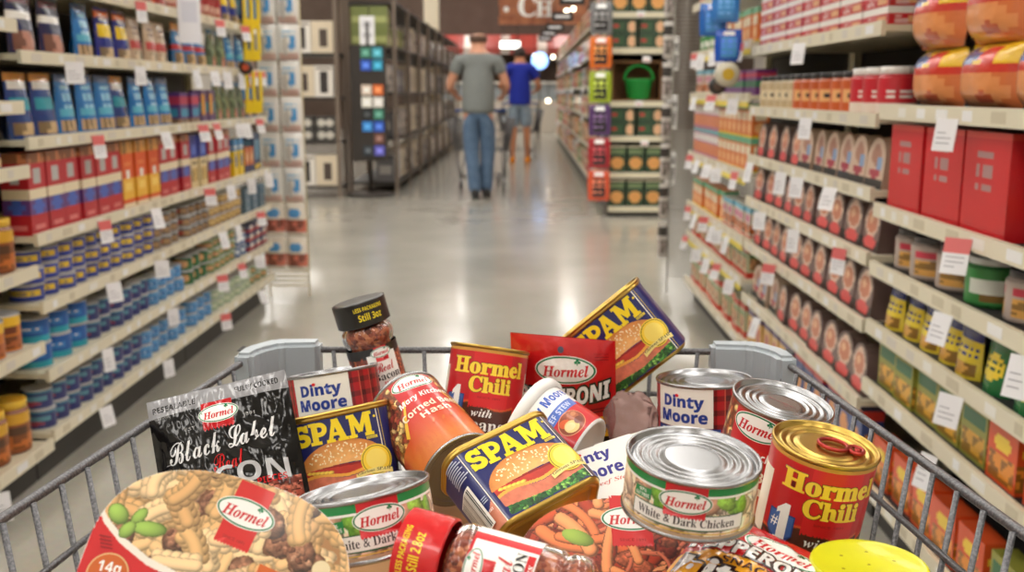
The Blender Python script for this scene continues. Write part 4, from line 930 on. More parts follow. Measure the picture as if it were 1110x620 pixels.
def goods_mesh(name, kind, w, h, d, bg, shapes, nx=14, ny=16):
    mb = MB(); back = tuple(np.array(bg) * .9)
    def sheet(fn, u0=0., u1=1., nx=nx, ny=ny, flip=False):
        U, V = np.meshgrid(np.linspace(0, 1, nx + 1), np.linspace(0, 1, ny + 1)); P = fn(U.ravel(), V.ravel())
        i, j = np.meshgrid(np.arange(nx), np.arange(ny)); a = (j * (nx + 1) + i).ravel(); F = np.stack([a, a + 1, a + nx + 2, a + nx + 1], -1)
        if flip: F = F[:, ::-1]
        C = paint(shapes, bg, u0 + (u1 - u0) * (i + .5) / nx, (j + .5) / ny).reshape(-1, 3)
        mb.add(P, F.tolist(), C, True)
    if kind == 'box':
        e = .002
        mb.box(-w / 2 + e / 2, -d / 2 + .0005, 0, w / 2 - e / 2, d / 2, h, back)
        sheet(lambda u, v: np.stack([(u - .5) * (w - e), np.full_like(u, -d / 2), v * h], -1))
        for s_ in (-1, 1):
            sheet(lambda u, v: np.stack([np.full_like(u, s_ * (w / 2 - e / 2 + .0004)), s_ * (u - .5) * (d - .002), v * h], -1), nx=6)
    elif kind == 'can' or kind == 'jar':
        n = 28; r = w / 2; S = []
        if kind == 'can': prof = [(r - .002, 0), (r + .0008, .001), (r + .0008, .003), (r, .0045), (r, h - .0045), (r + .0008, h - .003), (r + .0008, h - .001), (r - .001, h), (r - .003, h - .002), (.001, h - .002)]; cols = [(190, 190, 192)] * 3 + [None] + [(190, 190, 192)] * 5
        else:
            lid = shapes[0][5] if shapes and shapes[0][0] == 'lid' else (240, 240, 236)
            prof = [(r - .006, 0), (r - .001, .003), (r, .008), (r, h * .78), (r * .9, h * .84), (r * .86, h * .85), (r * .9, h * .855), (r * .9, h * .99), (r * .86, h), (.001, h)]; cols = [back, back, None, back, back, lid, lid, lid, lid]
        V = []; m = len(prof)
        for q, z in prof:
            for k in range(n): an = 2 * PI * k / n; V.append((q * math.sin(an), -q * math.cos(an), z))
        F = []; C = []; shp = [s_ for s_ in shapes if s_[0] != 'lid']
        for i in range(m - 1):
            if cols[i] is None: continue
            for k in range(n): F.append((i * n + k, i * n + (k + 1) % n, (i + 1) * n + (k + 1) % n, (i + 1) * n + k)); C.append(cols[i])
        mb.add(V, F, np.array(C, float), True)
        i = cols.index(None); z0, z1 = prof[i][1], prof[i + 1][1]; r0 = prof[i][0]; ny_ = 14; nu = 28
        U, W_ = np.meshgrid(np.linspace(0, 1, nu + 1), np.linspace(0, 1, ny_ + 1)); an = (U.ravel() - .5) * 2 * PI
        P = np.stack([r0 * np.sin(an), -r0 * np.cos(an), z0 + W_.ravel() * (z1 - z0)], -1)
        ii, jj = np.meshgrid(np.arange(nu), np.arange(ny_)); a = (jj * (nu + 1) + ii).ravel(); FF = np.stack([a, a + 1, a + nu + 2, a + nu + 1], -1)
        CC = paint(shp, bg, np.mod((ii + .5) / nu * 2, 1), (jj + .5) / ny_).reshape(-1, 3); mb.add(P, FF.tolist(), CC, True)
        mb.add([(r0 * .9 * math.sin(2 * PI * k / n), -r0 * .9 * math.cos(2 * PI * k / n), h - .001 if kind == 'can' else h) for k in range(n)], [tuple(range(n))], (205, 205, 207) if kind == 'can' else cols[-1])
    elif kind == 'pouch':                                  # stand-up pouch: round belly below, flat seam on top
        def fr(u, v): x = (u - .5) * 2; b = d / 2 * (1 - np.abs(x) ** 3) * np.clip(1.02 - v ** 1.6, 0, 1) + .001; return np.stack([x * w / 2 * (1 - .05 * (1 - v) ** 2), -b, v * h], -1)
        sheet(fr); sheet(lambda u, v: fr(u, v) * [1, -1, 1], flip=True, nx=6, ny=8)
    elif kind == 'bag':                                    # pillow bag lying against its neighbours
        def fr(u, v): x = (u - .5) * 2; z = (v - .5) * 2; b = d / 2 * (1 - np.abs(x) ** 3) * (1 - np.abs(z) ** 4) + .001; return np.stack([x * w / 2 * (1 - .06 * np.abs(z) ** 2), -b, v * h + .0], -1)
        sheet(fr); sheet(lambda u, v: fr(u, v) * [1, -1, 1], flip=True, nx=6, ny=8)
    elif kind == 'tub':                                    # black deli tub in an arched sleeve
        rr = [(w / 2 * (1 - .5 * max(0, t - .55) ** 1.3), t) for t in np.linspace(0, 1, 9)]
        def fr(u, v): wd = w / 2 * np.sqrt(np.clip(1 - np.clip((v - .45) / .56, 0, 1) ** 2.4, .05, 1)); return np.stack([(u - .5) * 2 * wd, -d / 2 + v * .012, v * h], -1)
        sheet(fr); sheet(lambda u, v: fr(u, v) * [1, -1, 1], flip=True, nx=6, ny=8)
        N = 12; V = []; 
        for j in range(N + 1):
            v = j / N; p = fr(np.array([0., 1.]), np.array([v, v])); V += [tuple(p[0]), tuple(p[1]), (p[1][0], -p[1][1], p[1][2]), (p[0][0], -p[0][1], p[0][2])]
        F = []
        for j in range(N): F += [(4 * j + 1, 4 * j + 2, 4 * j + 6, 4 * j + 5), (4 * j + 3, 4 * j, 4 * j + 4, 4 * j + 7)]
        F.append((4 * N, 4 * N + 1, 4 * N + 2, 4 * N + 3)); mb.add(V, F, back)
    return mb.mesh(name, WRAP if kind in ('pouch', 'bag') else GOODS)

R_, Y_, B_, N_, W_, K_, O_, G_, T_, C_, P_ = (196, 30, 40), (240, 206, 50), (44, 104, 190), (34, 46, 110), (240, 238, 232), (30, 28, 28), (226, 112, 36), (44, 120, 62), (196, 164, 124), (236, 222, 190), (110, 64, 140)
LB, TE, BR = (96, 168, 214), (40, 150, 170), (120, 76, 48)
KIND = {
 'navy_pouch': ('pouch', .135, .19, .06, N_, [('n', .1, .05, .9, .32, (208, 150, 120)), ('r', 0, .5, 1, .56, W_), ('t', .15, .62, .85, .9, W_), ('r', 0, .92, 1, 1, (90, 150, 190))], 'navy pouch with pale band and tan picture'),
 'sky_pouch': ('pouch', .12, .185, .06, (40, 120, 190), [('r', 0, .9, 1, 1, (60, 90, 140)), ('t', .15, .45, .85, .8, (150, 210, 236)), ('n', .1, .06, .9, .26, (200, 170, 130)), ('r', .1, .34, .9, .42, (90, 180, 210))], 'bright blue standing pouch'),
 'gold_band_pouch': ('pouch', .115, .19, .06, (40, 54, 140), [('r', 0, .82, 1, .95, O_), ('r', .1, .45, .9, .68, (236, 200, 30)), ('n', .1, .05, .9, .26, (208, 180, 140)), ('t', .2, .7, .8, .8, W_)], 'blue pouch with yellow middle band and orange top'),
 'tan_pouch': ('pouch', .12, .16, .05, (196, 172, 146), [('r', .1, .3, .9, .5, (190, 70, 70)), ('t', .15, .6, .85, .85, (120, 80, 60)), ('n', .2, .04, .9, .26, (230, 210, 180))], 'tan and red standing pouch'),
 'orange_top_pouch': ('pouch', .11, .19, .06, (60, 130, 190), [('r', 0, .8, 1, 1, (226, 150, 70)), ('r', 0, .38, 1, .5, (190, 60, 70)), ('n', .1, .05, .9, .3, (214, 178, 130)), ('t', .2, .55, .8, .75, W_)], 'blue pouch with orange top and red stripe'),
 'teal_pouch': ('pouch', .13, .185, .07, (28, 64, 130), [('r', 0, .88, 1, 1, (222, 150, 60)), ('r', .1, .72, .9, .85, W_), ('r', .1, .42, .9, .62, TE), ('n', .1, .04, .9, .28, (206, 176, 130))], 'dark blue pouch with teal patch'),
 'camo_pouch': ('pouch', .12, .18, .05, (104, 122, 92), [('n', 0, .3, 1, .9, (120, 140, 104)), ('n', .2, .04, .8, .3, (190, 130, 110)), ('r', 0, .88, 1, 1, (70, 120, 160))], 'grey-green mottled pouch'),
 'plum_box': ('box', .10, .13, .06, (94, 60, 130), [('r', 0, .6, 1, .85, (190, 60, 90)), ('r', .1, .25, .9, .5, (60, 150, 190)), ('n', 0, 0, 1, .18, (190, 150, 120))], 'purple box with pink and blue patches'),
 'amber_box': ('box', .09, .14, .05, (96, 70, 120), [('r', .1, .25, .6, .9, (226, 160, 50)), ('r', .65, .3, .95, .6, TE)], 'purple box with amber panel'),
 'red_band_box': ('box', .105, .235, .08, (186, 30, 44), [('n', 0, .86, 1, 1, (222, 140, 90)), ('r', .3, .62, .7, .84, (180, 180, 180)), ('r', 0, .46, 1, .58, C_), ('r', 0, .24, 1, .44, (96, 60, 130)), ('e', .5, .34, .34, .08, (70, 100, 190)), ('r', .2, .06, .8, .1, (220, 120, 120))], 'red carton with cream band and blue oval'),
 'orange_box': ('box', .105, .235, .08, (226, 92, 36), [('n', 0, .84, 1, 1, (220, 160, 80)), ('r', 0, .1, 1, .45, (240, 186, 60)), ('e', .5, .5, .2, .06, W_), ('e', .5, .3, .3, .08, (250, 214, 110)), ('t', .15, .62, .85, .78, (240, 140, 80)), ('r', 0, 0, 1, .08, C_)], 'orange carton with yellow lower half'),
 'cream_box': ('box', .10, .225, .08, (224, 206, 160), [('r', 0, .55, 1, 1, (44, 60, 160)), ('e', .5, .7, .32, .1, (90, 120, 210)), ('n', .1, .12, .9, .4, (222, 186, 110)), ('t', .1, .42, .9, .52, (80, 70, 60))], 'cream carton with royal blue top'),
 'yellow_sky_box': ('box', .08, .18, .06, (240, 206, 30), [('r', 0, .7, 1, 1, (60, 140, 200)), ('e', .5, .42, .26, .2, (60, 90, 150)), ('r', .1, .75, .9, .84, W_)], 'yellow box with sky blue top'),
 'rust_box': ('box', .07, .13, .05, (214, 112, 60), [('r', 0, 0, 1, .3, (40, 60, 110)), ('e', .5, .6, .3, .2, (240, 200, 150))], 'small rust and navy box'),
 'dark_yellow_box': ('box', .07, .195, .06, (30, 56, 100), [('r', .2, .3, .8, .8, (110, 160, 190)), ('r', .1, .05, .9, .2, (230, 196, 60))], 'narrow dark box with pale panel'),
 'blue_yellow_can': ('can', .095, .05, .095, (36, 64, 160), [('r', .1, .35, .9, .8, (230, 196, 60)), ('r', 0, 0, 1, .16, (36, 46, 120)), ('t', .2, .45, .8, .7, (40, 50, 120))], 'flat blue can with yellow patch'),
 'brown_can': ('can', .075, .045, .075, (126, 104, 86), [('r', .15, .3, .85, .75, (176, 140, 100)), ('r', 0, .84, 1, 1, (90, 110, 120)), ('e', .5, .5, .14, .2, (170, 60, 50))], 'flat brown and tan can'),
 'tan_can': ('can', .075, .045, .075, (190, 156, 96), [('r', .15, .3, .85, .78, (214, 186, 128)), ('r', 0, .0, 1, .12, (130, 96, 60))], 'flat sandy yellow can'),
 'slate_box': ('box', .11, .04, .07, (88, 120, 140), [('r', .1, .3, .9, .7, (70, 100, 124)), ('t', .15, .35, .85, .65, (190, 200, 210))], 'flat slate blue tin box'),
 'teal_tub': ('can', .10, .075, .10, (28, 92, 170), [('r', 0, .0, 1, .3, (40, 160, 180)), ('r', .15, .4, .85, .75, (60, 130, 200)), ('t', .2, .5, .8, .7, W_)], 'blue and teal tuna can'),
 'dusk_can': ('can', .085, .06, .085, (52, 58, 116), [('r', .15, .45, .85, .75, (96, 150, 170)), ('e', .5, .3, .2, .14, (160, 70, 90)), ('r', 0, .86, 1, 1, (60, 120, 150))], 'dark blue can with teal and rose patches'),
 'lightblue_can': ('can', .085, .055, .085, (92, 154, 206), [('r', .1, .35, .9, .7, (64, 120, 184)), ('t', .15, .4, .85, .65, (190, 220, 240)), ('r', 0, 0, 1, .12, (60, 110, 170))], 'light blue can'),
 'green_tin': ('can', .085, .06, .085, (24, 96, 52), [('e', .5, .5, .32, .34, (226, 170, 120)), ('r', 0, .86, 1, 1, (18, 70, 40))], 'deep green can with peach oval'),
 'olive_tan_can': ('can', .08, .05, .08, (92, 130, 76), [('r', .1, .3, .9, .72, (212, 160, 120)), ('r', 0, .88, 1, 1, (150, 180, 120))], 'green can with salmon band'),
 'pale_green_can': ('can', .08, .05, .08, (160, 184, 150), [('r', .1, .3, .9, .7, (206, 212, 190)), ('e', .5, .5, .16, .2, (120, 160, 110))], 'pale green can'),
 'navy_red_box': ('box', .10, .045, .07, (36, 52, 110), [('r', 0, .2, 1, .5, (190, 60, 50)), ('r', .1, .55, .9, .85, (226, 222, 214))], 'flat navy box with red and white stripes'),
 'blue_white_can': ('can', .07, .055, .07, (50, 90, 150), [('r', .1, .3, .9, .72, (214, 220, 226)), ('e', .5, .5, .2, .16, (40, 70, 130))], 'blue can with white band'),
 'brown_jar': ('jar', .10, .15, .10, (150, 84, 44), [('lid', 0, 0, 0, 0, (232, 190, 60)), ('r', 0, .7, 1, 1, (220, 168, 50)), ('n', 0, .1, 1, .6, (204, 116, 52)), ('r', .1, .45, .9, .62, (90, 60, 40))], 'brown jar with golden lid'),
 'amber_can': ('can', .10, .105, .10, (206, 120, 40), [('r', 0, .75, 1, 1, (236, 190, 50)), ('r', .1, .5, .9, .68, (120, 60, 34)), ('n', 0, .1, 1, .42, (180, 100, 56))], 'amber can with yellow upper band'),
 'dark_stripe_pouch': ('pouch', .14, .19, .06, (40, 44, 84), [('r', 0, .55, 1, .66, W_), ('n', .1, .05, .9, .4, (190, 130, 110)), ('r', .1, .8, .9, .92, (120, 60, 80))], 'dark pouch with white stripe'),
 'red_can': ('can', .075, .11, .075, (168, 42, 44), [('r', .1, .3, .9, .6, (220, 180, 160)), ('r', 0, 0, 1, .2, (190, 140, 110))], 'red soup can with pale band'),
 'orange_pack': ('pouch', .12, .15, .05, (226, 110, 60), [('r', .1, .5, .9, .8, (240, 190, 150)), ('n', .1, .06, .9, .4, (190, 70, 60))], 'orange and peach pouch'),
 # right side
 'soup_carton': ('box', .095, .12, .07, (226, 214, 196), [('r', 0, .8, 1, 1, (120, 190, 214)), ('n', .05, .1, .95, .45, (226, 120, 50)), ('r', 0, 0, 1, .08, (206, 60, 40)), ('r', .1, .52, .9, .74, (206, 120, 150))], 'pale carton with orange picture and blue top'),
 'orange_carton': ('box', .095, .135, .07, (230, 124, 60), [('r', 0, .82, 1, 1, (110, 180, 140)), ('r', .1, .5, .9, .76, C_), ('e', .5, .28, .34, .16, (246, 190, 130)), ('r', 0, 0, 1, .06, (240, 210, 40))], 'orange carton with cream panel and green top'),
 'mauve_carton': ('box', .095, .135, .07, (190, 120, 150), [('r', .05, .12, .95, .5, (230, 140, 80)), ('r', .1, .56, .9, .8, W_), ('r', 0, .9, 1, 1, (110, 190, 200))], 'mauve carton with orange picture'),
 'green_red_carton': ('box', .10, .14, .07, (190, 196, 160), [('r', 0, 0, 1, .16, (206, 60, 46)), ('r', 0, .84, 1, 1, (206, 70, 50)), ('n', .1, .25, .9, .6, (220, 160, 110)), ('r', .1, .64, .9, .78, (110, 150, 90))], 'sage carton with red edges'),
 'violet_box': ('box', .10, .10, .08, (120, 60, 130), [('r', 0, .3, 1, .55, (60, 130, 90)), ('r', 0, .7, 1, .9, (200, 60, 90))], 'violet box with green stripe'),
 'red_white_tray': ('box', .19, .045, .10, (240, 236, 230), [('r', 0, 0, 1, .62, (196, 30, 44)), ('r', .55, .1, .9, .5, (226, 170, 120)), ('t', .08, .15, .5, .5, W_)], 'flat red tray pack with white lid'),
 'black_top_jar': ('jar', .09, .12, .09, (206, 96, 44), [('lid', 0, 0, 0, 0, (36, 34, 36)), ('r', .1, .3, .9, .75, (236, 180, 120)), ('r', .2, .45, .8, .6, (60, 50, 50))], 'orange jar with black lid'),
 'cream_black_jar': ('jar', .09, .12, .09, (200, 178, 140), [('lid', 0, 0, 0, 0, (36, 34, 36)), ('r', .1, .3, .9, .72, (230, 214, 180)), ('r', .2, .4, .8, .55, (70, 60, 56))], 'cream jar with black lid'),
 'white_top_jar': ('jar', .10, .125, .10, (200, 34, 48), [('lid', 0, 0, 0, 0, (240, 238, 234)), ('r', 0, .0, 1, .28, (236, 222, 206)), ('t', .15, .45, .85, .7, W_)], 'red jar with white lid'),
 'oval_tub': ('tub', .135, .13, .07, (120, 96, 92), [('e', .5, .62, .4, .32, (226, 196, 176)), ('e', .5, .6, .3, .24, (206, 130, 100)), ('e', .42, .66, .12, .1, (236, 190, 150)), ('r', 0, 0, 1, .26, (34, 32, 34)), ('e', .5, .17, .36, .13, (226, 84, 84))], 'arched deli pack with black base and red oval'),
 'pale_tub': ('tub', .12, .13, .07, (206, 178, 156), [('e', .5, .66, .3, .2, (170, 120, 100)), ('r', 0, 0, 1, .2, (34, 32, 34)), ('e', .5, .3, .3, .1, (170, 50, 70)), ('r', .6, .4, .85, .6, (130, 160, 200))], 'pale arched deli pack with dark red oval'),
 'rice_bag': ('bag', .25, .135, .11, (218, 120, 66), [('e', .5, .3, .42, .3, (232, 150, 90)), ('r', 0, .58, 1, .74, (210, 56, 40)), ('r', 0, .70, 1, 1, (240, 196, 40)), ('e', .35, .8, .2, .12, (70, 90, 150)), ('e', .7, .82, .12, .14, (216, 60, 50)), ('e', .68, .2, .1, .1, (200, 90, 50))], 'orange bag with red and yellow top'),
 'big_red_bag': ('box', .20, .205, .10, (206, 18, 30), [('t', .3, .35, .75, .85, (170, 130, 130)), ('r', 0, .96, 1, 1, (220, 60, 50))], 'large red carton'),
 'white_tube': ('jar', .13, .20, .13, (226, 216, 200), [('lid', 0, 0, 0, 0, (170, 170, 168)), ('r', 0, .8, 1, .85, (206, 60, 50)), ('r', 0, .7, 1, .74, (206, 60, 50)), ('n', .2, .2, .8, .5, (190, 170, 90))], 'white canister with red rings'),
 'scarlet_box': ('box', .16, .19, .10, (226, 58, 28), [('t', .2, .3, .8, .9, (150, 80, 70)), ('r', 0, 0, 1, .05, (190, 40, 30))], 'scarlet orange carton'),
 'grey_cup': ('jar', .12, .10, .12, (176, 160, 150), [('lid', 0, 0, 0, 0, (70, 66, 66)), ('n', .1, .1, .9, .6, (214, 160, 80)), ('r', .1, .66, .9, .86, (200, 60, 80))], 'grey cup with food picture and dark lid'),
 'green_cup': ('jar', .12, .10, .12, (60, 140, 70), [('lid', 0, 0, 0, 0, (224, 226, 224)), ('r', .1, .3, .9, .7, (226, 230, 220)), ('n', .2, .1, .8, .3, (200, 150, 60))], 'green and white cup'),
 'yellow_packet': ('pouch', .10, .105, .05, (226, 200, 60), [('r', 0, .75, 1, 1, (52, 60, 120)), ('t', .1, .35, .9, .65, (50, 60, 120)), ('n', .1, .04, .9, .3, (214, 160, 70))], 'yellow packet with dark blue top'),
 'green_packet': ('pouch', .10, .105, .05, (40, 110, 60), [('e', .5, .5, .36, .24, (236, 206, 60)), ('t', .2, .4, .8, .6, (40, 90, 50))], 'green packet with yellow oval'),
 'red_packet': ('pouch', .10, .105, .05, (190, 50, 60), [('e', .5, .5, .34, .22, (226, 170, 150)), ('n', .1, .04, .9, .25, (214, 120, 70))], 'red packet with pink oval'),
 'spice_box': ('box', .12, .12, .05, (222, 84, 36), [('n', .05, .05, .95, .5, (236, 150, 50)), ('e', .5, .7, .3, .14, (246, 210, 60))], 'orange-red seasoning box with yellow oval'),
 'lime_box': ('box', .12, .12, .05, (150, 150, 60), [('n', .05, .05, .95, .5, (226, 170, 60)), ('r', .1, .6, .9, .85, (50, 110, 70))], 'olive green and yellow dinner box'),
 'blue_orange_box': ('box', .10, .15, .06, (60, 80, 140), [('e', .5, .4, .36, .24, (226, 150, 80)), ('r', 0, .8, 1, 1, (210, 60, 50))], 'blue box with orange picture and red top'),
 'gold_box': ('box', .10, .15, .06, (220, 170, 90), [('e', .5, .4, .3, .24, (190, 80, 60)), ('r', 0, .78, 1, 1, (90, 60, 110))], 'golden box with plum top'),
}
MESHES = {}
def gm(k):
    if k not in MESHES:
        q = KIND[k]; MESHES[k] = goods_mesh(k, *q[:6])
    return MESHES[k]
RENAME = {'far_red': 'cracker_box', 'far_cream': 'cereal_box', 'far_orange': 'pasta_box', 'far_green': 'tea_box', 'far_brown': 'cocoa_box', 'far_white': 'sugar_box', 'hang_bag': 'hanging_bag', 'hang_bag_warm': 'hanging_bag', 'sock_card': 'hanging_pack', 'white_pack': 'hanging_pack', 'appliance_white': 'appliance_carton', 'appliance_cream': 'appliance_carton', 'green_ring': 'green_ring_box', 'green_meal': 'meal_box'}
def good(k, x, y, z, rot, label, group, zs=1.0):
    nm = RENAME.get(k, k); o = link(nm, gm(k)); o.location = (x, y, z); o.rotation_euler = (0, 0, rot)
    if zs < 1: o.scale = (1, 1, zs)
    return tag(o, label, nm.split('_')[-1], group)

# ------------------------------------------------------------------ shelf units
STEEL = mat('shelf_cream_enamel', (224, 216, 190), .4, coat=.2)
DARKP = mat('shelf_back_dark', (58, 52, 48), .7)
KICK = mat('shelf_kick', (70, 68, 66), .6)
TAGW = mat('tag_white', (232, 232, 236), .5); TAGR = mat('tag_red', (214, 90, 90), .5)
PEGS = mat('black_shelf_liner', (38, 36, 36), .6)
ORD = ['bottom', 'second', 'third', 'fourth', 'fifth', 'sixth', 'seventh', 'eighth']
def tagmesh(w, h, red, seed):
    m = MB(); m.box(-w / 2, -.004, -h, w / 2, -.002, 0, (236, 236, 240)); 
    if red: m.box(-w / 2, -.0045, -h * .3, w / 2, -.0022, .012, (220, 110, 110))
    r = random.Random(seed)
    for k in range(3): m.box(-w * .36, -.0046, -h * (.45 + .16 * k), w * r.uniform(.0, .36), -.0041, -h * (.42 + .16 * k), (160, 160, 168))
    return m.mesh('price_tag', GOODS)
TAGS = [tagmesh(.055, .065, False, 1), tagmesh(.052, .06, True, 2), tagmesh(.045, .075, False, 3)]
def shelf_unit(side, xf, y0, y1, levels, label, depth=.42, top=1.95, tags=None, liner=False, seed=1, lip=.036, yellow=False):
    """side -1 = left of the aisle (faces +x). xf is the face of the lips."""
    s_ = side; t = thing('shelf_unit', label, 'shelf', Matrix.Translation((xf, (y0 + y1) / 2, 0))); I = Matrix.Translation((-xf, -(y0 + y1) / 2, 0))
    def part(mb, n, m, par=t): o = mb.obj(n, m, par); 
    def P(mb, n, m, par=t):
        for i in range(len(mb.v)): mb.v[i] = mb.v[i] - np.array([xf, (y0 + y1) / 2, 0])
        return mb.obj(n, m, par)
    xb = xf + s_ * depth; bx = lambda mb, xa, ya, za, xc, yc, zc, col=(255, 255, 255): mb.box(min(xa, xc), ya, za, max(xa, xc), yc, zc, col)
    m = MB(); bx(m, xb, y0 + .005, .1, xb + s_ * .012, y1 - .005, top); P(m, 'back_panel', DARKP)
    m = MB(); bx(m, xf + s_ * .06, y0 + .004, 0, xb + s_ * .012, y1 - .004, levels[0] - .045); P(m, 'base_kick', KICK)
    for y in (y0 + .002, y1 - .022):
        m = MB(); bx(m, xb - s_ * .03, y, 0, xb + s_ * .012, y + .02, top); P(m, 'upright', STEEL)
    r = random.Random(seed)
    for i, z in enumerate(levels):
        m = MB(); bx(m, xf + s_ * .012, y0 + .004, z - .012, xb, y1 - .004, z + .004); sh = P(m, 'shelf', PEGS if liner else STEEL)
        m = MB(); bx(m, xf, y0 + .004, z - lip * .62, xf + s_ * .012, y1 - .004, z + lip * .38, (226, 218, 194))
        y = y0 + .06
        while y < y1 - .08:                                # printed strips slid into the rail
            w = r.choice([.03, .045, .06]); bx(m, xf - s_ * .0008, y, z - lip * .42, xf, y + w, z + lip * .18, r.choice([(236, 234, 226), (240, 240, 240), (206, 196, 170), (214, 208, 196)])); y += w + r.uniform(.03, .12)
        P(m, 'price_rail', GOODS, sh)
        if yellow and 0 < i < 6:
            m = MB(); bx(m, xf - s_ * .001, y0 + .01, z - lip * .62 - .022, xf + s_ * .002, y1 - .01, z - lip * .62, (236, 214, 40)); P(m, 'promotion_strip', GOODS, sh)
        n = tags[i] if tags else r.choice([0, 1, 2, 2])
        for k in range(n):
            y = y0 + (k + r.uniform(.2, .8)) * (y1 - y0 - .1) / n + .03; o = link('price_tag', r.choice(TAGS), sh)
            o.location = (-s_ * .02, y - (y0 + y1) / 2, z - lip * .3); o.rotation_euler = (r.uniform(-.25, .1) , 0, (PI / 2 if s_ < 0 else -PI / 2) * .62 + r.uniform(-.3, .3))
            o.rotation_euler[0] = r.uniform(-.35, -.05)
    return t
def fill(side, xf, y0, y1, z, runs, where, zmax, seed=0, set_back=.012):
    """runs: (kind, share of the length, stack height); from the near end to the far end"""
    r = random.Random(seed); tot = sum(q[1] for q in runs); y = y0 + .025; L = y1 - y0 - .05; rot = PI / 2 if side < 0 else -PI / 2
    for k, share, stack in runs:
        kd = KIND[k]; w, h, d = kd[1:4]; seg = L * share / tot; seg = max(seg, w * 1.03); n = max(1, int(seg / (w * 1.02))); step = seg / n; fit = max(1, min(stack, int((zmax - z - .006) / h)))
        if seg < w * .97: n = 1
        lab = f"{kd[6]} on {where}"
        if y + n * step > y1 - .02: n = int((y1 - .02 - y) / step)
        for i in range(n):
            if step < w * .995 and n > 1 and i == n - 1 and n * w > seg: pass
            for q in range(fit):
                jx = 0 if kd[0] in ('box',) and fit > 1 else r.uniform(0, .012)
                good(k, xf + side * (set_back + .012 + d / 2 + jx), y + (i + .5) * step, z + .0045 + q * (h + .0006), rot + r.uniform(-.05, .05) * (fit == 1) * (kd[0] != 'box'), lab, lab, min(1.0, (zmax - z - .012) / h / fit) if fit == 1 else 1.0)
        y += seg
        if y > y1 - .06: break
LX, RX = -1.37, .87
LV = [.14, .32, .52, .715, .985, 1.22, 1.43, 1.68]
def side_levels(side, xf, y0, y1, LV, table, name, top, **kw):
    shelf_unit(side, xf, y0, y1, LV, 'cream shelf unit full of groceries, ' + name + ' of the near aisle', top=top, **kw)
    for i, runs in enumerate(table):
        if not runs: continue
        zm = LV[i + 1] - .026 if i + 1 < len(LV) else top + .3
        fill(side, xf, y0, y1, LV[i], runs, f"the {ORD[i]} shelf, {name}", zm, seed=i * 7 + int(y0 * 10))
side_levels(-1, LX, 1.50, 2.80, [.12, .41, .63, .91, 1.084, 1.30, 1.50], [
    [('dusk_can', .3, 2), ('amber_can', .4, 2), ('brown_jar', .4, 1)], [('brown_jar', .5, 1), ('amber_can', .5, 1)], [('amber_can', .5, 2), ('brown_jar', .5, 1)],
    [('navy_pouch', .3, 1), ('plum_box', .3, 1), ('teal_pouch', .4, 1)], [('dark_stripe_pouch', .5, 1), ('teal_pouch', .5, 1)], [('dark_stripe_pouch', 1, 1)], [('red_can', 1, 1)]],
    'near left unit', 1.95, tags=[1, 0, 1, 1, 1, 1, 0], seed=4)
side_levels(-1, LX, 2.80, 4.12, LV, [
    [('dusk_can', .8, 2), ('lightblue_can', .5, 2)],
    [('teal_tub', .35, 2), ('dusk_can', .5, 2), ('lightblue_can', .35, 2)],
    [('blue_yellow_can', 1.0, 3), ('brown_can', .3, 3)],
    [('red_band_box', .62, 1), ('orange_box', .32, 1), ('red_band_box', .2, 1)],
    [('teal_pouch', .25, 1), ('sky_pouch', .4, 1), ('teal_pouch', .12, 1), ('sky_pouch', .4, 1)],
    [('dark_stripe_pouch', .4, 1), ('sky_pouch', .2, 1), ('gold_band_pouch', .3, 1), ('tan_pouch', .4, 1)],
    [('orange_pack', .5, 1), ('tan_pouch', .3, 1), ('orange_pack', .4, 1)], [('red_can', 1, 1)]],
    'middle left unit', 1.95, tags=[2, 2, 2, 2, 2, 2, 1, 0], seed=9)
side_levels(-1, LX, 4.12, 5.44, LV, [
    [('lightblue_can', .3, 2), ('pale_green_can', .6, 2), ('olive_tan_can', .3, 2)],
    [('green_tin', .3, 2), ('olive_tan_can', .45, 3), ('blue_white_can', .2, 2), ('navy_red_box', .4, 3)],
    [('brown_can', .35, 3), ('tan_can', .55, 3), ('slate_box', .45, 3)],
    [('red_band_box', .1, 1), ('cream_box', .28, 1), ('red_band_box', .5, 1), ('yellow_sky_box', .3, 1), ('rust_box', .2, 1), ('dark_yellow_box', .3, 1)],
    [('plum_box', .3, 1), ('amber_box', .3, 1), ('camo_pouch', .6, 1), ('orange_top_pouch', .3, 1)],
    [('orange_top_pouch', .5, 1), ('camo_pouch', .35, 1), ('sky_pouch', .4, 1), ('camo_pouch', .2, 1)],
    [('red_can', .7, 1), ('gold_band_pouch', .3, 1), ('dark_yellow_box', .3, 1)], [('red_can', 1, 1)]],
    'far left unit', 1.95, tags=[2, 3, 3, 4, 5, 6, 2, 0], seed=15)
side_levels(1, RX, 4.05, 5.50, [.12, .37, .535, .80, 1.105, 1.31, 1.55], [
    [('green_red_carton', 1, 1)], [('green_red_carton', 1, 1)], [('soup_carton', .4, 2), ('orange_carton', .6, 2)], [('orange_carton', .5, 2), ('mauve_carton', .5, 2)],
    [('violet_box', .6, 1), ('soup_carton', .4, 1)], [('orange_carton', .5, 1), ('green_cup', .5, 1)], [('mauve_carton', 1, 1)]],
    'far right unit', 1.95, tags=[0, 5, 6, 5, 3, 5, 1], seed=22, yellow=True)
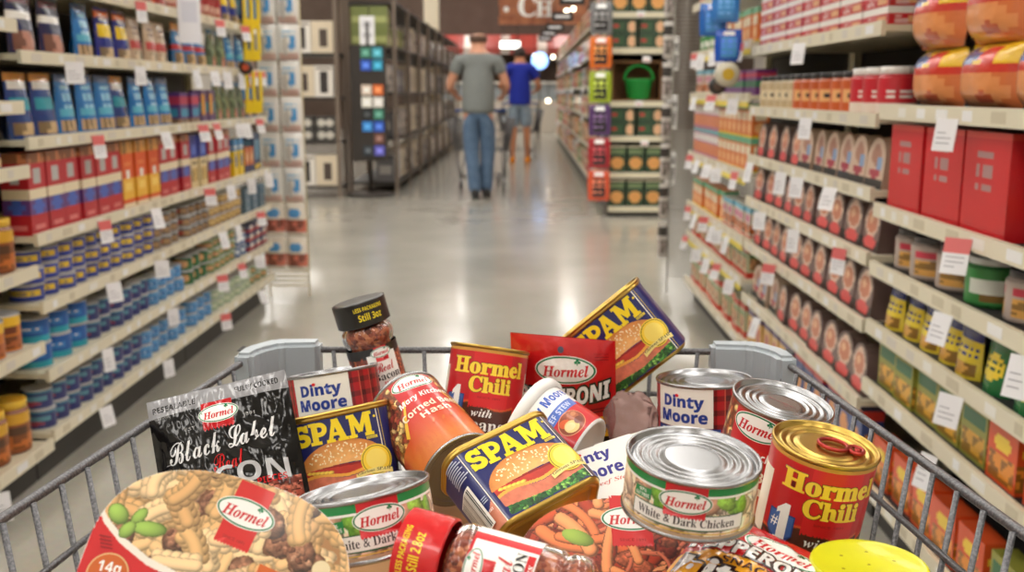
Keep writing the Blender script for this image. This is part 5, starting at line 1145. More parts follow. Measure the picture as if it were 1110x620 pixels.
side_levels(1, RX, 2.57, 4.03, [.13, .32, .53, .705, .87, 1.055, 1.28, 1.55], [
    [('blue_orange_box', .5, 1), ('gold_box', .5, 1)], [('oval_tub', .7, 1), ('pale_tub', .3, 1)], [('oval_tub', 1, 1)], [('oval_tub', 1, 1)],
    [('pale_tub', .55, 1), ('oval_tub', .45, 1)], [('white_top_jar', .28, 2), ('black_top_jar', .5, 2), ('cream_black_jar', .4, 2)], [('red_white_tray', 1, 4)], [('red_white_tray', 1, 4)]],
    'middle right unit', 1.95, tags=[0, 1, 1, 3, 4, 1, 1, 0], seed=31)
side_levels(1, RX, 1.15, 2.55, [.13, .385, .54, .69, .837, 1.078, 1.5], [
    [('lime_box', .5, 1), ('spice_box', .5, 1)], [('spice_box', .7, 1), ('lime_box', .6, 1)], [('red_packet', .3, 1), ('green_packet', .3, 1), ('yellow_packet', .4, 1)],
    [('grey_cup', .6, 1), ('green_cup', .15, 1), ('grey_cup', .3, 1)], [('scarlet_box', .5, 1), ('white_tube', .2, 1), ('big_red_bag', .62, 1)], [('rice_bag', 1, 2)], [('rice_bag', 1, 2)]],
    'near right unit', 1.95, tags=[0, 1, 1, 2, 1, 2, 0], liner=True, seed=44)

for o in SC.objects:
    pass
# ================================================================== end displays, far aisle, shoppers
def copy_tree(o, parent=None):
    c = o.copy(); COL.objects.link(c)
    if parent is not None: c.parent = parent
    for ch in list(o.children): copy_tree(ch, c)
    return c
WIREM = mat('wire_zinc', (150, 146, 138), .35, .8); WIREC = mat('wire_cream', (206, 190, 150), .5, .2)
def wire_rack(name, label, x0, x1, y, z0, z1, step, m, legs=True):
    t = thing(name, label, 'wire rack', Matrix.Translation(((x0 + x1) / 2, y, 0))); cx = (x0 + x1) / 2
    q = MB(); z = z0
    while z <= z1: q.tube([(x0 - cx, 0, z), (x1 - cx, 0, z)], .004, 6); z += step
    q.obj('wire_grid', m, t)
    for x in (x0, x1): q = MB(); q.tube([(x - cx, .008, 0), (x - cx, .008, z1 + .02)], .004, 8); q.obj('post', m, t)
    return t
wire_rack('wire_rack', 'cream wire end rack hung with white and blue bags, left aisle end', -1.43, -1.21, 5.56, .06, 1.75, .026, WIREC)
KIND['hang_bag'] = ('bag', .12, .185, .05, (232, 230, 226), [('r', .1, 0, .9, .16, (214, 180, 170)), ('e', .35, .42, .12, .3, (200, 196, 190)), ('e', .7, .5, .12, .2, (90, 160, 220)), ('e', .6, .38, .1, .1, (90, 160, 220)), ('t', .15, .65, .85, .85, (150, 190, 220))], 'white bag with blue marks')
KIND['hang_bag_warm'] = ('bag', .12, .185, .05, (232, 224, 210), [('n', 0, .1, 1, .5, (214, 120, 100)), ('e', .5, .7, .3, .14, (90, 160, 220))], 'white bag with rosy contents')
for i in range(8):
    for j in range(2):
        k = 'hang_bag_warm' if i in (0, 1) else 'hang_bag'
        lab = KIND[k][6] + ' hanging on the cream wire rack, left aisle end'
        good(k, -1.376 + .124 * j, 5.50 - .02 * j, .16 + i * .188, random.uniform(-.2, .2), lab, lab)
wire_rack('wire_rack', 'grey wire end rack at the far end of the right shelves', .80, .955, 5.66, .10, 1.75, .021, WIREM)
KIND['sock_card'] = ('bag', .06, .20, .03, (214, 210, 206), [('r', 0, .6, 1, .9, (70, 66, 64)), ('n', 0, .1, 1, .5, (190, 180, 176))], 'narrow grey and white hanging pack')
for i in range(7):
    lab = 'narrow grey and white hanging pack on the side of the grey wire rack'
    good('sock_card', .775, 5.70, .2 + i * .22, .3, lab, lab)

def strip_bag(x, y, z, w, h, col, label, inner=(40, 36, 40)):
    k = 'clip_' + label; KIND[k] = ('bag', w, h, .035, col, [('r', .18, .15, .82, .75, inner), ('t', .22, .2, .78, .7, tuple(min(255, c + 60) for c in col)), ('r', .3, .84, .7, .95, (240, 240, 240))], label)
    return tag(link('hanging_bag', gm(k), None, Matrix.Translation((x, y, z))), label, 'bag')
# the clip of blue bags in front of the right far section
for i, (dx, z) in enumerate(((-.045, 1.34), (.015, 1.24), (-.005, 1.39))):
    strip_bag(.79 + dx, 4.18 - .02 * i, z, .11, .125, [(40, 110, 200), (30, 90, 200), (60, 130, 210)][i], ['blue clip strip bag, left of the two upper ones by the far right shelves', 'lower blue clip strip bag by the far right shelves', 'topmost blue clip strip bag by the far right shelves'][i], (70, 150, 220))
def round_thing(name, x, y, z, r, d, col, inner, label, cat, m='p'):
    q = MB(); q.lathe([(.001, -d), (r * .96, -d), (r, -d * .8), (r, 0), (r * .9, .004), (r * .82, 0), (.001, 0)], 32, col, axis='y'); q.lathe([(r * .5, -d - .001), (.001, -d - .0015)], 24, inner, axis='y'); o = q.obj(name, GOODS, None, Matrix.Translation((x, y, z))); return tag(o, label, cat)
round_thing('snack_tub', .80, 4.16, 1.19, .048, .05, (206, 200, 180), (206, 170, 50), 'round pale tub with gold centre hanging below the blue bags', 'tub')
round_thing('shelf_disc', .79, 4.3, 1.145, .035, .02, (40, 36, 36), (90, 70, 60), 'round black shelf marker below the blue bags', 'sign')
round_thing('shelf_disc', -1.325, 4.90, 1.235, .033, .02, (40, 30, 28), (200, 80, 40), 'round black and orange shelf marker beside the yellow clips, left side', 'sign')
for i, (z, h) in enumerate(((1.42, .16), (1.27, .17), (1.02, .20))):
    q = MB(); q.box(-.045, -.01, 0, .045, 0, h * .3, (236, 204, 30), .003)
    for x in (-.04, -.004, .032): q.box(x, -.012, h * .2, x + .014, -.002, h, (240, 210, 40))
    tag(q.obj('yellow_clip', GOODS, None, Matrix.Translation((-1.335, 5.05 - .01 * i, z))@ Matrix.Rotation(.7, 4, 'Z')), ['top', 'middle', 'lowest'][i] + ' yellow plastic clip holder at the far end of the left shelves', 'clip holder')
# aisle flag on the left top shelf
q = MB(); q.box(-.001, -.045, 0, .001, .045, .20, (236, 238, 246)); q.box(-.0014, -.03, .08, .0014, .03, .16, (214, 218, 232))
tag(q.obj('aisle_flag', GOODS, None, Matrix.Translation((-1.325, 4.1, 1.31)) @ Matrix.Rotation(-1.0, 4, 'Z')), 'white paper flag sticking out from the left shelves near the top', 'sign')

# ---- right cross-aisle end shelf, facing the camera
GREENB = (38, 66, 44)
def endcap():
    x0, x1, y = .735, 1.27, 9.3; t = thing('end_shelf', 'white end shelf facing the camera with dark green boxes, right of the far aisle', 'shelf', Matrix.Translation((0, 0, 0)))
    m = MB(); m.box(x0, y + .42, .05, x1, y + .44, 2.3); m.obj('back_panel', DARKP, t)
    for x in (x0, x1 - .02): m = MB(); m.box(x, y + .02, 0, x + .02, y + .43, 2.3); m.obj('side_panel', mat('side_panel_dark', (90, 84, 76), .6), t)
    for z in (.09, .40, .73, 1.04, 1.51, 1.82): 
        m = MB(); m.box(x0 + .02, y, z - .05, x1 - .02, y + .42, z); m.obj('shelf', STEEL, t)
    m = MB(); m.box(x0 + .02, y + .05, 0, x1 - .02, y + .4, .04); m.obj('base_kick', KICK, t)
    KIND['green_meal'] = ('box', .155, .24, .12, GREENB, [('e', .5, .35, .4, .22, (222, 160, 90)), ('r', .1, .68, .9, .86, (110, 130, 90)), ('r', 0, .92, 1, 1, (206, 196, 170))], 'dark green box with golden dish')
    KIND['green_ring'] = ('box', .23, .126, .12, GREENB, [('e', .8, .45, .16, .4, (226, 180, 140)), ('r', .05, .2, .5, .8, (54, 88, 56)), ('r', .05, .4, .3, .6, (180, 60, 50))], 'dark green box with pale rings at one side')
    for z, rows in ((.09, 1), (.40, 1), (1.82, 1)):
        for i in range(3):
            lab = f"dark green box with golden dish on the {'lowest' if z < .1 else 'second' if z < .5 else 'top'} end shelf"
            good('green_meal', x0 + .1 + i * .167, y + .09, z + .001, 0, lab, lab)
    for z, n in ((.73, 2), (1.51, 2)):
        for i in range(2):
            for j in range(n):
                lab = f"dark green box with pale rings on the {'third' if z < 1 else 'fifth'} end shelf"
                good('green_ring', x0 + .14 + i * .25, y + .09, z + .001 + j * .127, 0, lab, lab)
    cr = thing('wooden_crate', 'wooden crate on the end shelf around the green tub', 'crate', Matrix.Translation((1.0, y + .2, 1.042)))
    m = MB(); m.box(-.22, -.15, 0, .22, .15, .015); m.box(-.22, -.15, .015, -.205, .15, .34); m.box(.205, -.15, .015, .22, .15, .34); m.box(-.205, .135, .015, .205, .15, .34); m.box(-.22, -.15, .34, .22, .15, .355)
    m.obj('planks', mat('crate_wood', (136, 96, 60), .7, noise=(8, (110, 74, 44), 4, .3, .7)), cr)
    tb = thing('green_bucket', 'bright green plastic bucket in the wooden crate', 'bucket', Matrix.Translation((1.02, y + .10, 1.058)))
    m = MB(); m.lathe([(.085, 0), (.095, .004), (.125, .16), (.135, .165), (.135, .18), (.125, .18), (.092, .01), (.001, .01)], 40, cap0=True); GB = mat('bucket_green', (24, 150, 60), .4); m.obj('bucket_body', GB, tb)
    m = MB(); m.tube([(.13 * math.cos(a), -.02, .17 + .13 * math.sin(a)) for a in np.linspace(0, PI, 16)], .012, 8); m.obj('handle', GB, tb)
    for z, yy in ((1.82, 0), (1.43, 1), (1.04, 0), (.69, 1)): 
        m = MB(); m.box(0, -.004, 0, .07, 0, .05, (246, 246, 246)); m.box(.01, -.005, .012, .06, -.0041, .02, (206, 60, 60)); tg = m.obj('price_card', GOODS, t); tg.location = (.98 + .06 * yy, y - .003, z - .045)
endcap()
for i, (z, c, l) in enumerate(((1.62, (120, 120, 122), 'grey'), (1.33, (226, 112, 36), 'upper orange'), (1.03, (160, 180, 40), 'lime green'), (.74, (84, 52, 104), 'purple'), (.45, (170, 34, 44), 'dark red'), (.16, (214, 84, 50), 'lower orange'))):
    o = strip_bag(.655, 9.15, z, .20, .27, c, f'{l} bag on the hanging strip beside the end shelf')
m = MB(); m.box(-.012, .02, .14, .012, .03, 2.0); tag(m.obj('hanging_strip', mat('strip_grey', (120, 118, 116), .5), None, Matrix.Translation((.655, 9.15, 0))), 'grey strip carrying the coloured bags beside the end shelf', 'strip')
for i in range(3):
    KIND['white_pack'] = ('bag', .10, .3, .05, (226, 224, 222), [('n', .1, .1, .9, .5, (190, 186, 186)), ('r', .1, .6, .9, .8, (120, 118, 120))], 'white hanging pack')
    lab = 'long white pack hanging right of the end shelf'; good('white_pack', 1.30, 9.2, .3 + i * .5, 0, lab, lab)

# ---- long right-hand shelves running to the back
for q, (k, c, sh, d) in enumerate((('far_red', (196, 60, 50), [('r', .1, .4, .9, .7, (230, 200, 160)), ('r', 0, .85, 1, 1, (230, 214, 190))], 'red pack with cream band'),
        ('far_cream', (226, 206, 170), [('n', .1, .1, .9, .6, (200, 120, 70)), ('r', .1, .7, .9, .9, (190, 60, 50))], 'cream pack with brown picture'),
        ('far_orange', (226, 150, 80), [('e', .5, .5, .3, .3, (240, 220, 190)), ('r', 0, 0, 1, .15, (160, 60, 50))], 'orange pack with pale oval'),
        ('far_green', (110, 150, 80), [('r', .1, .3, .9, .6, (226, 220, 180)), ('r', 0, .85, 1, 1, (190, 60, 60))], 'green pack with pale band'),
        ('far_brown', (130, 90, 70), [('r', .1, .3, .9, .6, (206, 180, 150)), ('e', .5, .75, .2, .12, (230, 190, 60))], 'brown pack with tan band'),
        ('far_white', (226, 222, 214), [('r', .1, .2, .9, .4, (190, 70, 60)), ('r', .1, .55, .9, .8, (120, 150, 170))], 'white pack with red stripe'))):
    KIND[k] = ('box', .26, .24, .14, c, sh, d)
fk = ['far_red', 'far_cream', 'far_orange', 'far_green', 'far_brown', 'far_white']; rf = random.Random(5)
FX = .73
for n_, (y0, y1) in enumerate(((9.8, 12.4), (12.4, 15.0), (15.0, 17.6), (17.6, 20.2), (20.2, 22.8), (22.8, 25.4))):
    nm = ['nearest', 'second', 'third', 'fourth', 'fifth', 'farthest'][n_] + ' unit beyond the end shelf'
    LVF = [.14, .50, .84, 1.18, 1.52, 1.86]
    shelf_unit(1, FX, y0, y1, LVF, 'cream shelf unit in the far right row, ' + nm, top=2.25, tags=[0, 1, 1, 1, 1, 0], seed=60 + n_)
    for i, z in enumerate(LVF):
        runs = [(k, 1, 1) for k in rf.sample(fk, 3)]; fill(1, FX, y0, y1, z, runs, f"the {ORD[i]} shelf, {nm}", z + .3, seed=n_ * 10 + i)

# ---- left cross-aisle: dark steel shelving
DKS = mat('dark_shelf_steel', (52, 46, 42), .5); TAUPE = mat('taupe_post', (118, 104, 92), .5)
def dark_bay(x0, x1, y0, y1, zs, top, label):
    t = thing('dark_shelf', label, 'shelf', Matrix.Translation(((x0 + x1) / 2, (y0 + y1) / 2, 0))); cx, cy = (x0 + x1) / 2, (y0 + y1) / 2
    for x in (x0, x1 - .04):
        for y in (y0, y1 - .04): m = MB(); m.box(x - cx, y - cy, 0, x - cx + .04, y - cy + .04, top); m.obj('post', TAUPE, t)
    for z in zs + [top - .02]: m = MB(); m.box(x0 - cx + .002, y0 - cy + .002, z - .03, x1 - cx - .002, y1 - cy - .002, z); m.obj('shelf', DKS, t)
    return t
for k, c, sh, d, w, h in (('appliance_white', (226, 220, 212), [('n', .3, .1, .7, .8, (60, 50, 50)), ('r', .1, .85, .9, .92, (120, 110, 100))], 'white appliance carton', .20, .33),
        ('appliance_cream', (214, 200, 176), [('r', .35, .2, .75, .75, (70, 56, 50))], 'cream appliance carton', .24, .33), ('jar_box', (60, 58, 56), [('e', .3, .5, .2, .3, (190, 186, 176)), ('e', .72, .5, .2, .3, (196, 190, 180))], 'dark box with two pale jars', .22, .13),
        ('olive_box', (120, 130, 70), [('r', .1, .2, .9, .5, (170, 176, 110))], 'olive green box', .2, .215), ('linen_pack', (220, 214, 206), [('n', 0, 0, 1, 1, (216, 204, 194))], 'folded pale linen pack', .34, .30), ('slate_pack', (110, 108, 112), [('r', .2, .3, .8, .7, (190, 186, 180))], 'grey boxed pack with pale label', .3, .26)):
    KIND[k] = ('box', w, h, .2, c, sh, d)
dark_bay(-2.55, -2.00, 11.0, 11.45, [.12, .60, 1.07, 1.53], 2.2, 'dark shelf of appliance cartons facing the camera, left cross aisle')
for z, ks in ((.12, ['appliance_white', 'appliance_cream']), (1.07, ['appliance_cream', 'appliance_white']), (1.53, ['appliance_white', 'appliance_cream'])):
    for i, k in enumerate(ks): lab = KIND[k][6] + f" on the {'bottom' if z < .2 else 'third' if z < 1.3 else 'top'} dark shelf, left cross aisle"; good(k, -2.385 + i * .225, 11.13, z + .001, 0, lab, lab)
for i in range(2):
    for j in range(2): lab = 'dark box with two pale jars on the second dark shelf, left cross aisle'; good('jar_box', -2.40 + i * .24, 11.13, .601 + j * .131, 0, lab, lab)
names = ['first', 'second', 'third', 'fourth', 'fifth', 'sixth', 'seventh', 'eighth']
ry = random.Random(8)
for n_ in range(8):
    y0 = 11.5 + n_ * 1.32; zs = [.12, .62, 1.12, 1.62]
    dark_bay(-2.0, -1.44, y0, y0 + 1.30, zs, 2.12, f"{names[n_]} dark steel shelf bay along the left far aisle")
    for i, z in enumerate(zs):
        for j in range(3):
            k = ry.choice(['linen_pack', 'slate_pack', 'appliance_white', 'appliance_cream', 'linen_pack']) if not (n_ == 0 and i == 3) else 'olive_box'
            if n_ == 0 and i == 3 and j == 0: continue
            lab = f"{KIND[k][6]} on the {ORD[i]} shelf of the {names[n_]} dark bay"; good(k, -1.60, y0 + .24 + j * .41, z + .001, PI / 2, lab, lab)
for i in range(2):
    for j in range(2): lab = 'olive green box facing the camera on the end of the dark shelves'; good('olive_box', -1.84 + .21 * i, 11.62, 1.621 + .216 * j, 0, lab, lab)
def spinner():
    t = thing('card_spinner', 'gift card spinner with coloured cards in front of the dark shelves', 'card rack', Matrix.Translation((-1.70, 11.15, 0)))
    m = MB(); m.lathe([(.001, .0), (.26, 0), (.27, .012), (.25, .03), (.06, .045), (.03, .05)], 40, cap0=True); m.obj('base', DKS, t)
    m = MB(); m.tube([(0, 0, .03), (0, 0, 1.86)], .02, 10); m.obj('pole', DKS, t)
    m = MB(); m.box(-.19, -.02, .38, .19, .02, 1.62); m.obj('card_panel', DKS, t)
    m = MB(); m.box(-.08, -.012, 1.60, .08, 0, 1.92, (236, 236, 240)); m.box(-.05, -.0125, 1.70, .05, -.0119, 1.74, (190, 190, 196)); m.box(-.05, -.0125, 1.80, .05, -.0119, 1.86, (200, 200, 206)); m.obj('header_sign', GOODS, t)
    cols = [(40, 50, 60), (30, 150, 190), (24, 30, 34), (226, 110, 50), (150, 30, 44), (40, 130, 214), (230, 226, 220), (90, 90, 190), (226, 200, 190), (60, 130, 110), (40, 150, 60), (190, 80, 40), (40, 90, 200), (200, 50, 50), (226, 206, 190), (110, 70, 60), (60, 160, 180), (240, 238, 230)]
    c = 0
    for r_ in range(9):
        for q in range(2):
            if (r_, q) in ((6, 0), (6, 1), (1, 0)): continue
            m = MB(); x = -.02 + q * .125; z = .44 + r_ * .13; co_ = cols[(c * 7 + r_) % len(cols)]; m.box(x - .055, -.034, z, x + .055, -.030, z + .11, co_); m.box(x - .03, -.0345, z + .03, x + .03, -.0339, z + .08, tuple(min(255, v + 60) for v in co_)); m.obj('gift_card', GOODS, t); c += 1
spinner()

# ---- back of the shop
q = MB(); q.box(-1.95, 19.9, 0, -1.68, 20.2, ZC - .002, (255, 255, 255)); tag(q.obj('column', CREAM), 'square cream column beyond the dark shelves', 'column')
WOODS = mat('sign_wood', (140, 78, 52), .55, noise=(5, (186, 120, 82), 5, .3, .7))
def hang_sign():
    y = 22.0; t = thing('wooden_sign', 'wooden hanging department sign with white capital letters above the aisle', 'sign', Matrix.Translation((0, y, -.10)))
    m = MB()
    for i, (a, b) in enumerate(((2.62, 2.80), (2.81, 2.98), (2.99, 3.16), (3.17, 3.36))): m.box(-.58 + .02 * (i % 2), 0, a, 1.30 - .03 * (i % 2), .05, b, bev=.006)
    m.obj('boards', WOODS, t)
    for nm in ('C', 'H', 'dot'):
        a = Art()
        if nm == 'C': a.text('C', 'serif', 150, 2990, h=430, col=WHITE, fat=.01)
        elif nm == 'H': a.text('H', 'serif', 510, 2945, h=330, col=WHITE, fat=.01)
        else: a.ell(-290, 2930, 55, 55, WHITE)
        m = MB(); a.build(m, lambda u, v, h: np.stack([u - .13, -h * 20 - .002, v], -1)); m.obj('letter' if nm != 'dot' else 'dot', GOODS, t)
    m = MB()
    for x in (-.4, 1.1): m.tube([(x, .02, 3.36), (x, .02, ZC + .097)], .01, 6)
    m.obj('hangers', DKS, t)
hang_sign()
for i, (y, px, z) in enumerate(((10.5, 618, 2.02), (12.6, 608, 2.0), (15.0, 600, 2.02), (17.6, 594, 2.08), (20.0, 590, 2.12))):
    x = (px - 570) * y / 1100; t = thing('category_sign', ['nearest', 'second', 'third', 'fourth', 'farthest'][i] + ' small black category sign hanging over the right far shelves', 'sign', Matrix.Translation((x, y, 0)))
    m = MB(); m.box(-.13, 0, z - .04, .13, .02, z + .07, bev=.004); m.obj('board', BLKPL, t); m = MB(); m.box(-.09, -.003, z, .09, 0, z + .03); m.obj('lettering_strip', TAGW, t)
    m = MB(); m.tube([(-.1, .01, z + .07), (-.1, .01, ZC - .003)], .004, 6); m.tube([(.1, .01, z + .07), (.1, .01, ZC - .003)], .004, 6); m.obj('wires', DKS, t)
BULB = mat('bulb_glow', (255, 240, 220), .4, emit=(255, 236, 206), estr=5)
for i, (x, y, z) in enumerate(((.92, 20.5, 2.72), (.75, 19.5, 2.60), (.62, 24.0, 1.92), (-.2, 26.0, 2.15), (.45, 21, .95), (.2, 25.5, 2.0))):
    t = thing('pendant_lamp', ['round pendant lamp at the right end of the wooden sign', 'round pendant lamp just right of the big letters', 'round pendant lamp low over the far right shelves', 'round pendant lamp left of centre at the back', 'glowing case lamp beyond the man in blue', 'round pendant lamp behind the man in blue'][i], 'lamp', Matrix.Translation((x, y, z)))
    m = MB(); bm = bmesh.new(); bmesh.ops.create_uvsphere(bm, u_segments=16, v_segments=10, radius=.045); m.bm(bm, smooth=True); m.obj('globe', BULB, t)
    m = MB(); m.tube([(0, 0, .06), (0, 0, ZC - z - .003)], .006, 6); m.obj('cord', DKS, t)
def counter(x0, x1, y, label, col, top_col):
    t = thing('service_counter', label, 'counter', Matrix.Translation(((x0 + x1) / 2, y, 0))); w = (x1 - x0) / 2
    m = MB(); m.box(-w, 0, 0, w, .8, .9, bev=.01); m.obj('cabinet', mat('counter_' + label[:6], col, .5), t)
    m = MB(); m.box(-w, .1, .9, w, .75, 1.35); m.obj('glass_case', mat('case_glass', (220, 230, 236), .08, trans=.6), t)
    m = MB(); m.box(-w, .0, 1.35, w, .8, 1.41); m.obj('case_top', mat('case_top', top_col, .4), t)
counter(-2.4, 1.4, 29.0, 'pale glass service counter at the back of the shop', (196, 186, 172), (226, 222, 214))
t = thing('red_canopy', 'red and white striped canopy over the back counter', 'canopy', Matrix.Translation((-.6, 29.6, 0)))
m = MB()
for k in range(16):
    x = -2.2 + k * .26; m.add([(x, -.4, 2.35), (x + .26, -.4, 2.35), (x + .26, .2, 2.72), (x, .2, 2.72), (x, -.4, 2.18), (x + .26, -.4, 2.18)], [(0, 1, 2, 3), (4, 5, 1, 0)], (170, 62, 52) if k % 4 else (214, 200, 190))
m.obj('awning', GOODS, t); m = MB(); m.box(-2.2, .2, 2.4, 1.96, 2.3, 2.74, (150, 60, 50)); m.obj('fascia', GOODS, t)
LBX = mat('lightbox', (255, 252, 246), .5, emit=(255, 250, 240), estr=2.2)
t = thing('menu_light_box', 'lit white menu box below the canopy at the back', 'sign', Matrix.Translation((-.45, 29.1, 2.42))); m = MB(); m.box(-.28, 0, -.10, .28, .04, .10); m.obj('panel', LBX, t); m = MB(); m.box(-.3, .041, -.14, .3, .1, .14); m.obj('case', DKS, t); m = MB(); m.tube([(-.2, .07, .14), (-.2, .07, ZC - 2.423)], .01, 6); m.tube([(.2, .07, .14), (.2, .07, ZC - 2.423)], .01, 6); m.obj('hangers', DKS, t)
tag(MB().box(-.25, 0, 0, .25, .35, .85, (210, 200, 190), .01).obj('display_bin', GOODS, None, Matrix.Translation((-.75, 24.5, 0))), 'pale display bin standing in the far aisle on the left', 'bin')
t = thing('blue_screen', 'glowing pale blue round sign at the back right of the aisle', 'sign', Matrix.Translation((.32, 24.5, 1.85))); m = MB(); m.lathe([(.001, -.02), (.2, -.02), (.2, .02), (.001, .02)], 32, axis='y'); m.obj('panel', mat('blue_lit', (150, 190, 240), .5, emit=(150, 190, 255), estr=1.6), t); m = MB(); m.tube([(0, .04, -.2), (0, .04, -1.85)], .02, 8); m.obj('stand', DKS, t)

# ------------------------------------------------------------------ shoppers
def skin_mesh(name, pts, edges, rad, m, root=0, level=2):
    me = bpy.data.meshes.new(name); me.from_pydata(pts, edges, []); o = bpy.data.objects.new(name, me); COL.objects.link(o)
    sk = o.modifiers.new('s', 'SKIN'); sk.use_smooth_shade = True; sk.branch_smoothing = .3
    for i, v in enumerate(me.skin_vertices[0].data):
        r = rad[i]; v.radius = r if hasattr(r, '__len__') else (r, r); v.use_root = (i == root)
    ss = o.modifiers.new('d', 'SUBSURF'); ss.levels = level; ss.render_levels = level
    bpy.context.view_layer.update(); dg = bpy.context.evaluated_depsgraph_get(); nm = bpy.data.meshes.new_from_object(o.evaluated_get(dg))
    bpy.data.objects.remove(o); nm.materials.clear(); nm.materials.append(m); nm.name = name
    for p in nm.polygons: p.use_smooth = True
    return nm
SKINM = mat('skin', (206, 150, 122), .5, noise=(30, (196, 138, 110), 3, .3, .7)); SKINT = mat('skin_tanned', (196, 132, 96), .5)
def person(M, label, H, J, skinm, shirt, shirt_r, pants, pants_m, shoe_col, hair, sleeve=.5, shorts=False, build=1.0):
    t = thing('person', label, 'person', M); k = build
    names = list(J); idx = {n: i for i, n in enumerate(names)}; pts = [J[n] for n in names]
    E = [('pelvis', 'waist'), ('waist', 'chest'), ('chest', 'neckb'), ('neckb', 'neck'), ('neck', 'head'), ('head', 'crown')]
    R = dict(pelvis=(.12 * k, .10 * k), waist=(.14 * k, .115 * k), chest=(.155 * k, .12 * k), neckb=(.09, .075), neck=(.068, .07), head=(.102, .122), crown=(.085, .10))
    for s_ in 'LR':
        E += [('neckb', 'sh' + s_), ('sh' + s_, 'el' + s_), ('el' + s_, 'wr' + s_), ('wr' + s_, 'pa' + s_), ('pelvis', 'hip' + s_), ('hip' + s_, 'kn' + s_), ('kn' + s_, 'ca' + s_), ('ca' + s_, 'an' + s_), ('an' + s_, 'to' + s_)]
        R.update({'sh' + s_: .062, 'el' + s_: .045, 'wr' + s_: (.03, .026), 'pa' + s_: (.038, .018), 'hip' + s_: .092, 'kn' + s_: .06, 'ca' + s_: .056, 'an' + s_: .036, 'to' + s_: (.04, .025)})
    ed = [(idx[a], idx[b]) for a, b in E]; rad = [R[n] for n in names]
    # five fingers on each palm
    for s_ in 'LR':
        p = Vector(J['pa' + s_]); w = Vector(J['wr' + s_]); d = (p - w).normalized(); side = Vector((1, 0, 0)); dn = Vector((0, 0, -1)); sg = -1 if s_ == 'L' else 1
        for f in range(4):
            b = p + side * (.024 - .016 * f) + d * .012; a1 = b + d * (.034 - .004 * abs(f - 1.4)); a2 = a1 + d * .012 + dn * .026
            n0 = len(pts); pts += [tuple(b), tuple(a1), tuple(a2)]; rad += [.0095, .009, .008]; ed += [(idx['pa' + s_], n0), (n0, n0 + 1), (n0 + 1, n0 + 2)]
        b = p - side * sg * .034 - d * .02; a1 = b - side * sg * .012 + d * .03; n0 = len(pts); pts += [tuple(b), tuple(a1)]; rad += [.011, .009]; ed += [(idx['pa' + s_], n0), (n0, n0 + 1)]
    nm = skin_mesh('body', pts, ed, rad, skinm, 0, 2)
    # ears, nose added to the same mesh
    bm = bmesh.new(); bm.from_mesh(nm); hd = Vector(J['head'])
    for off, sc_ in ((Vector((-.082, 0, -.005)), (.012, .02, .034)), (Vector((.082, 0, -.005)), (.012, .02, .034)), (Vector((0, .10, -.012)), (.014, .02, .024)), (Vector((0, .094, -.055)), (.024, .008, .007)), (Vector((-.032, .092, .02)), (.012, .006, .007)), (Vector((.032, .092, .02)), (.012, .006, .007))):
        r = bmesh.ops.create_uvsphere(bm, u_segments=12, v_segments=8, radius=1)
        for v in r['verts']: v.co = Vector((v.co.x * sc_[0], v.co.y * sc_[1], v.co.z * sc_[2])) + hd + off
    bm.to_mesh(nm); bm.free()
    for p in nm.polygons: p.use_smooth = True
    link('body', nm, t)
    lerp = lambda a, b, f: tuple(J[a][i] + (J[b][i] - J[a][i]) * f for i in range(3))
    # shirt: torso and short sleeves
    P = [lerp('pelvis', 'waist', -.75), J['waist'], J['chest'], lerp('neckb', 'chest', .12), lerp('neckb', 'neck', .2)]; ed = [(0, 1), (1, 2), (2, 3), (3, 4)]; rad = [(.196 * k, .158 * k), (.186 * k, .15 * k), (.188 * k, .148 * k), (.13, .10), (.07, .07)]
    for s_ in 'LR': n0 = len(P); P += [J['sh' + s_], lerp('sh' + s_, 'el' + s_, sleeve)]; rad += [.085, .074]; ed += [(3, n0), (n0, n0 + 1)]
    link('shirt', skin_mesh('shirt', P, ed, rad, shirt, 1, 2), t)
    P = [lerp('pelvis', 'waist', .3), J['pelvis']]; ed = [(0, 1)]; rad = [(.165 * k, .135 * k), (.172 * k, .14 * k)]
    for s_ in 'LR':
        n0 = len(P)
        if shorts: P += [J['hip' + s_], lerp('hip' + s_, 'kn' + s_, .6), lerp('hip' + s_, 'kn' + s_, .92)]; rad += [.112, .105, .102]; ed += [(1, n0), (n0, n0 + 1), (n0 + 1, n0 + 2)]
        else: P += [J['hip' + s_], J['kn' + s_], J['ca' + s_], lerp('ca' + s_, 'an' + s_, 1.15)]; rad += [.116, .088, .08, .078]; ed += [(1, n0), (n0, n0 + 1), (n0 + 1, n0 + 2), (n0 + 2, n0 + 3)]
    link('trousers' if not shorts else 'shorts', skin_mesh('trousers', P, ed, rad, pants_m, 1, 2), t)
    s_h = H / 1.78; SM = mat('shoe_leather_%d' % (H * 100), shoe_col, .5)
    for s_ in 'LR':
        a = Vector(J['an' + s_]); b = Vector(J['to' + s_]); d = (b - a); d.z = 0; d.normalize(); x = Vector((d.y, -d.x, 0)); m = MB(); rg = []
        for f, w_, h_ in ((-.085, .02, .04), (-.07, .042, .10), (0, .046, .11), (.06, .05, .08), (.12, .054, .06), (.18, .044, .045), (.21, .018, .025)):
            c0 = a + d * f; zb = a.z - .085 * s_h; rg.append([tuple(c0 + x * (w_ * math.cos(q)) + Vector((0, 0, zb - a.z + (h_ / 2) * (1 + math.sin(q))))) for q in np.linspace(0, 2 * PI, 17)[:-1]])
        m.loft(rg, cap0=True, cap1=True); m.obj('shoe', SM, t)
    hc, top_open = hair; m = MB(); bm = bmesh.new(); bmesh.ops.create_uvsphere(bm, u_segments=24, v_segments=16, radius=1)
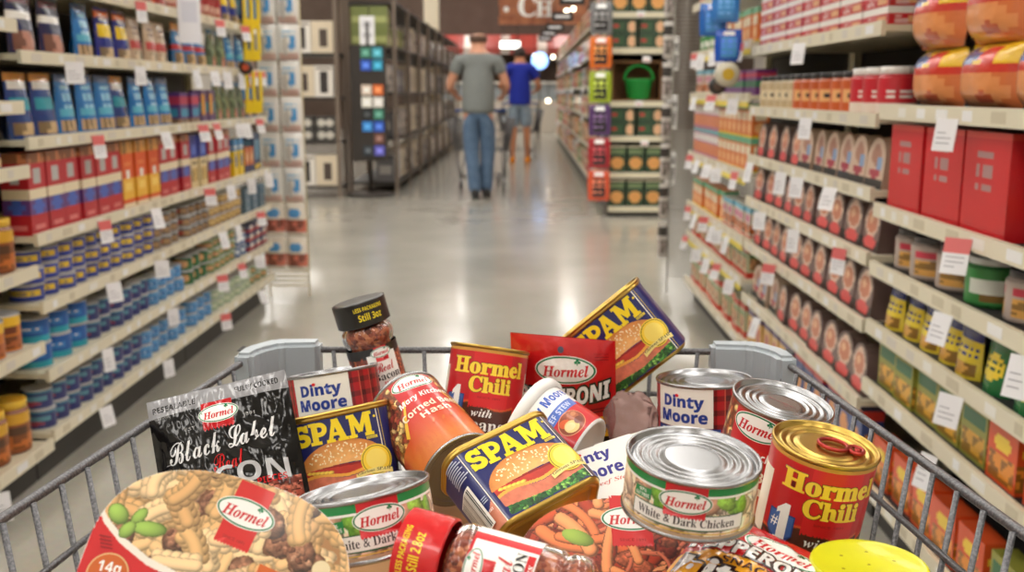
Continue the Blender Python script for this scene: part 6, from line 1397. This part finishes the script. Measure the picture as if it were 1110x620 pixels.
    bad = [v for v in bm.verts if (v.co.y > .25 and v.co.z < .55) or v.co.z < -.62 or (top_open and v.co.z > .2)]; bmesh.ops.delete(bm, geom=bad, context='VERTS')
    for v in bm.verts: v.co = Vector((v.co.x * .097, v.co.y * .118, v.co.z * .10)) + hd + Vector((0, -.006, .02))
    m.bm(bm, smooth=True); h = m.obj('hair', mat('hair_%d' % (H * 100), hc, .8), t); sl = h.modifiers.new('t', 'SOLIDIFY'); sl.thickness = .006
    return t
def joints(H, legs, arm, stoop=0.0):
    s = H / 1.78; J = dict(pelvis=(0, 0, .97), waist=(0, .0 + stoop * .3, 1.10), chest=(0, .02 + stoop, 1.34), neckb=(0, .02 + stoop * 1.3, 1.50), neck=(0, .045 + stoop * 1.6, 1.575), head=(0, .07 + stoop * 1.8, 1.66), crown=(0, .06 + stoop * 1.8, 1.725))
    for q, sg in (('L', -1), ('R', 1)):
        el, wr, pa = arm; J['sh' + q] = (sg * .195, .01 + stoop * 1.2, 1.445); J['el' + q] = (sg * el[0], el[1], el[2]); J['wr' + q] = (sg * wr[0], wr[1], wr[2]); J['pa' + q] = (sg * pa[0], pa[1], pa[2])
        k, a = legs[q]; J['hip' + q] = (sg * .088, 0, .90); J['kn' + q] = (k[0], k[1], .51); J['ca' + q] = (k[0] * .6 + a[0] * .4, k[1] * .6 + a[1] * .4 - .012, .37); J['an' + q] = (a[0], a[1], a[2]); J['to' + q] = (a[0] * 1.05, a[1] + .13, a[2] - .045)
    return {n: tuple(c * s for c in v) for n, v in J.items()}
GREYT = mat('heather_grey_jersey', (128, 132, 130), .85, noise=(120, (112, 116, 116), 4, .35, .65), bump=(9, .5, .02)); JEAN = mat('blue_denim', (78, 102, 132), .8, noise=(14, (98, 122, 150), 4, .3, .7), bump=(12, .4, .02))
POLO = mat('royal_blue_polo', (24, 44, 160), .75, bump=(9, .4, .02)); SHORT = mat('pale_denim', (128, 146, 164), .8, noise=(14, (146, 162, 176), 4, .3, .7), bump=(12, .4, .02))
J1 = joints(1.79, {'L': ((-.075, .03), (-.035, -.02, .085)), 'R': ((.10, .07), (.075, .10, .085))}, ((.31, .06, 1.17), (.25, .33, 1.07), (.235, .41, 1.055)), .04)
person(Matrix.Translation((-.51, 10.95, 0)), 'man from behind in grey t-shirt and blue jeans walking with a cart', 1.79, J1, SKINM, GREYT, 1, 1, JEAN, (30, 28, 30), ((96, 74, 62), True), .55, build=1.0)
J2 = joints(1.83, {'L': ((-.10, .02), (-.11, 0, .085)), 'R': ((.11, .02), (.12, .05, .085))}, ((.30, .08, 1.17), (.24, .33, 1.10), (.22, .41, 1.09)), .03)
person(Matrix.Translation((-.10, 16.4, 0)), 'man from behind in royal blue polo and pale denim shorts farther down the aisle', 1.83, J2, SKINT, POLO, 1, 1, SHORT, (232, 140, 30), ((60, 50, 46), False), .6, shorts=True)
src = [o for o in SC.objects if o.name == 'shopping_cart'][0]
c = copy_tree(src); c.matrix_world = Matrix.Translation((-.50, 11.36, .12)) @ Matrix.Scale(.98, 4); c.location.z = 0; c['label'] = 'grey wire shopping cart pushed by the man in the grey t-shirt'
c = copy_tree(src); c.matrix_world = Matrix.Translation((-.10, 16.86, 0)); c['label'] = 'grey wire shopping cart pushed by the man in the blue polo'

for o in SC.objects:
    if 0: pass
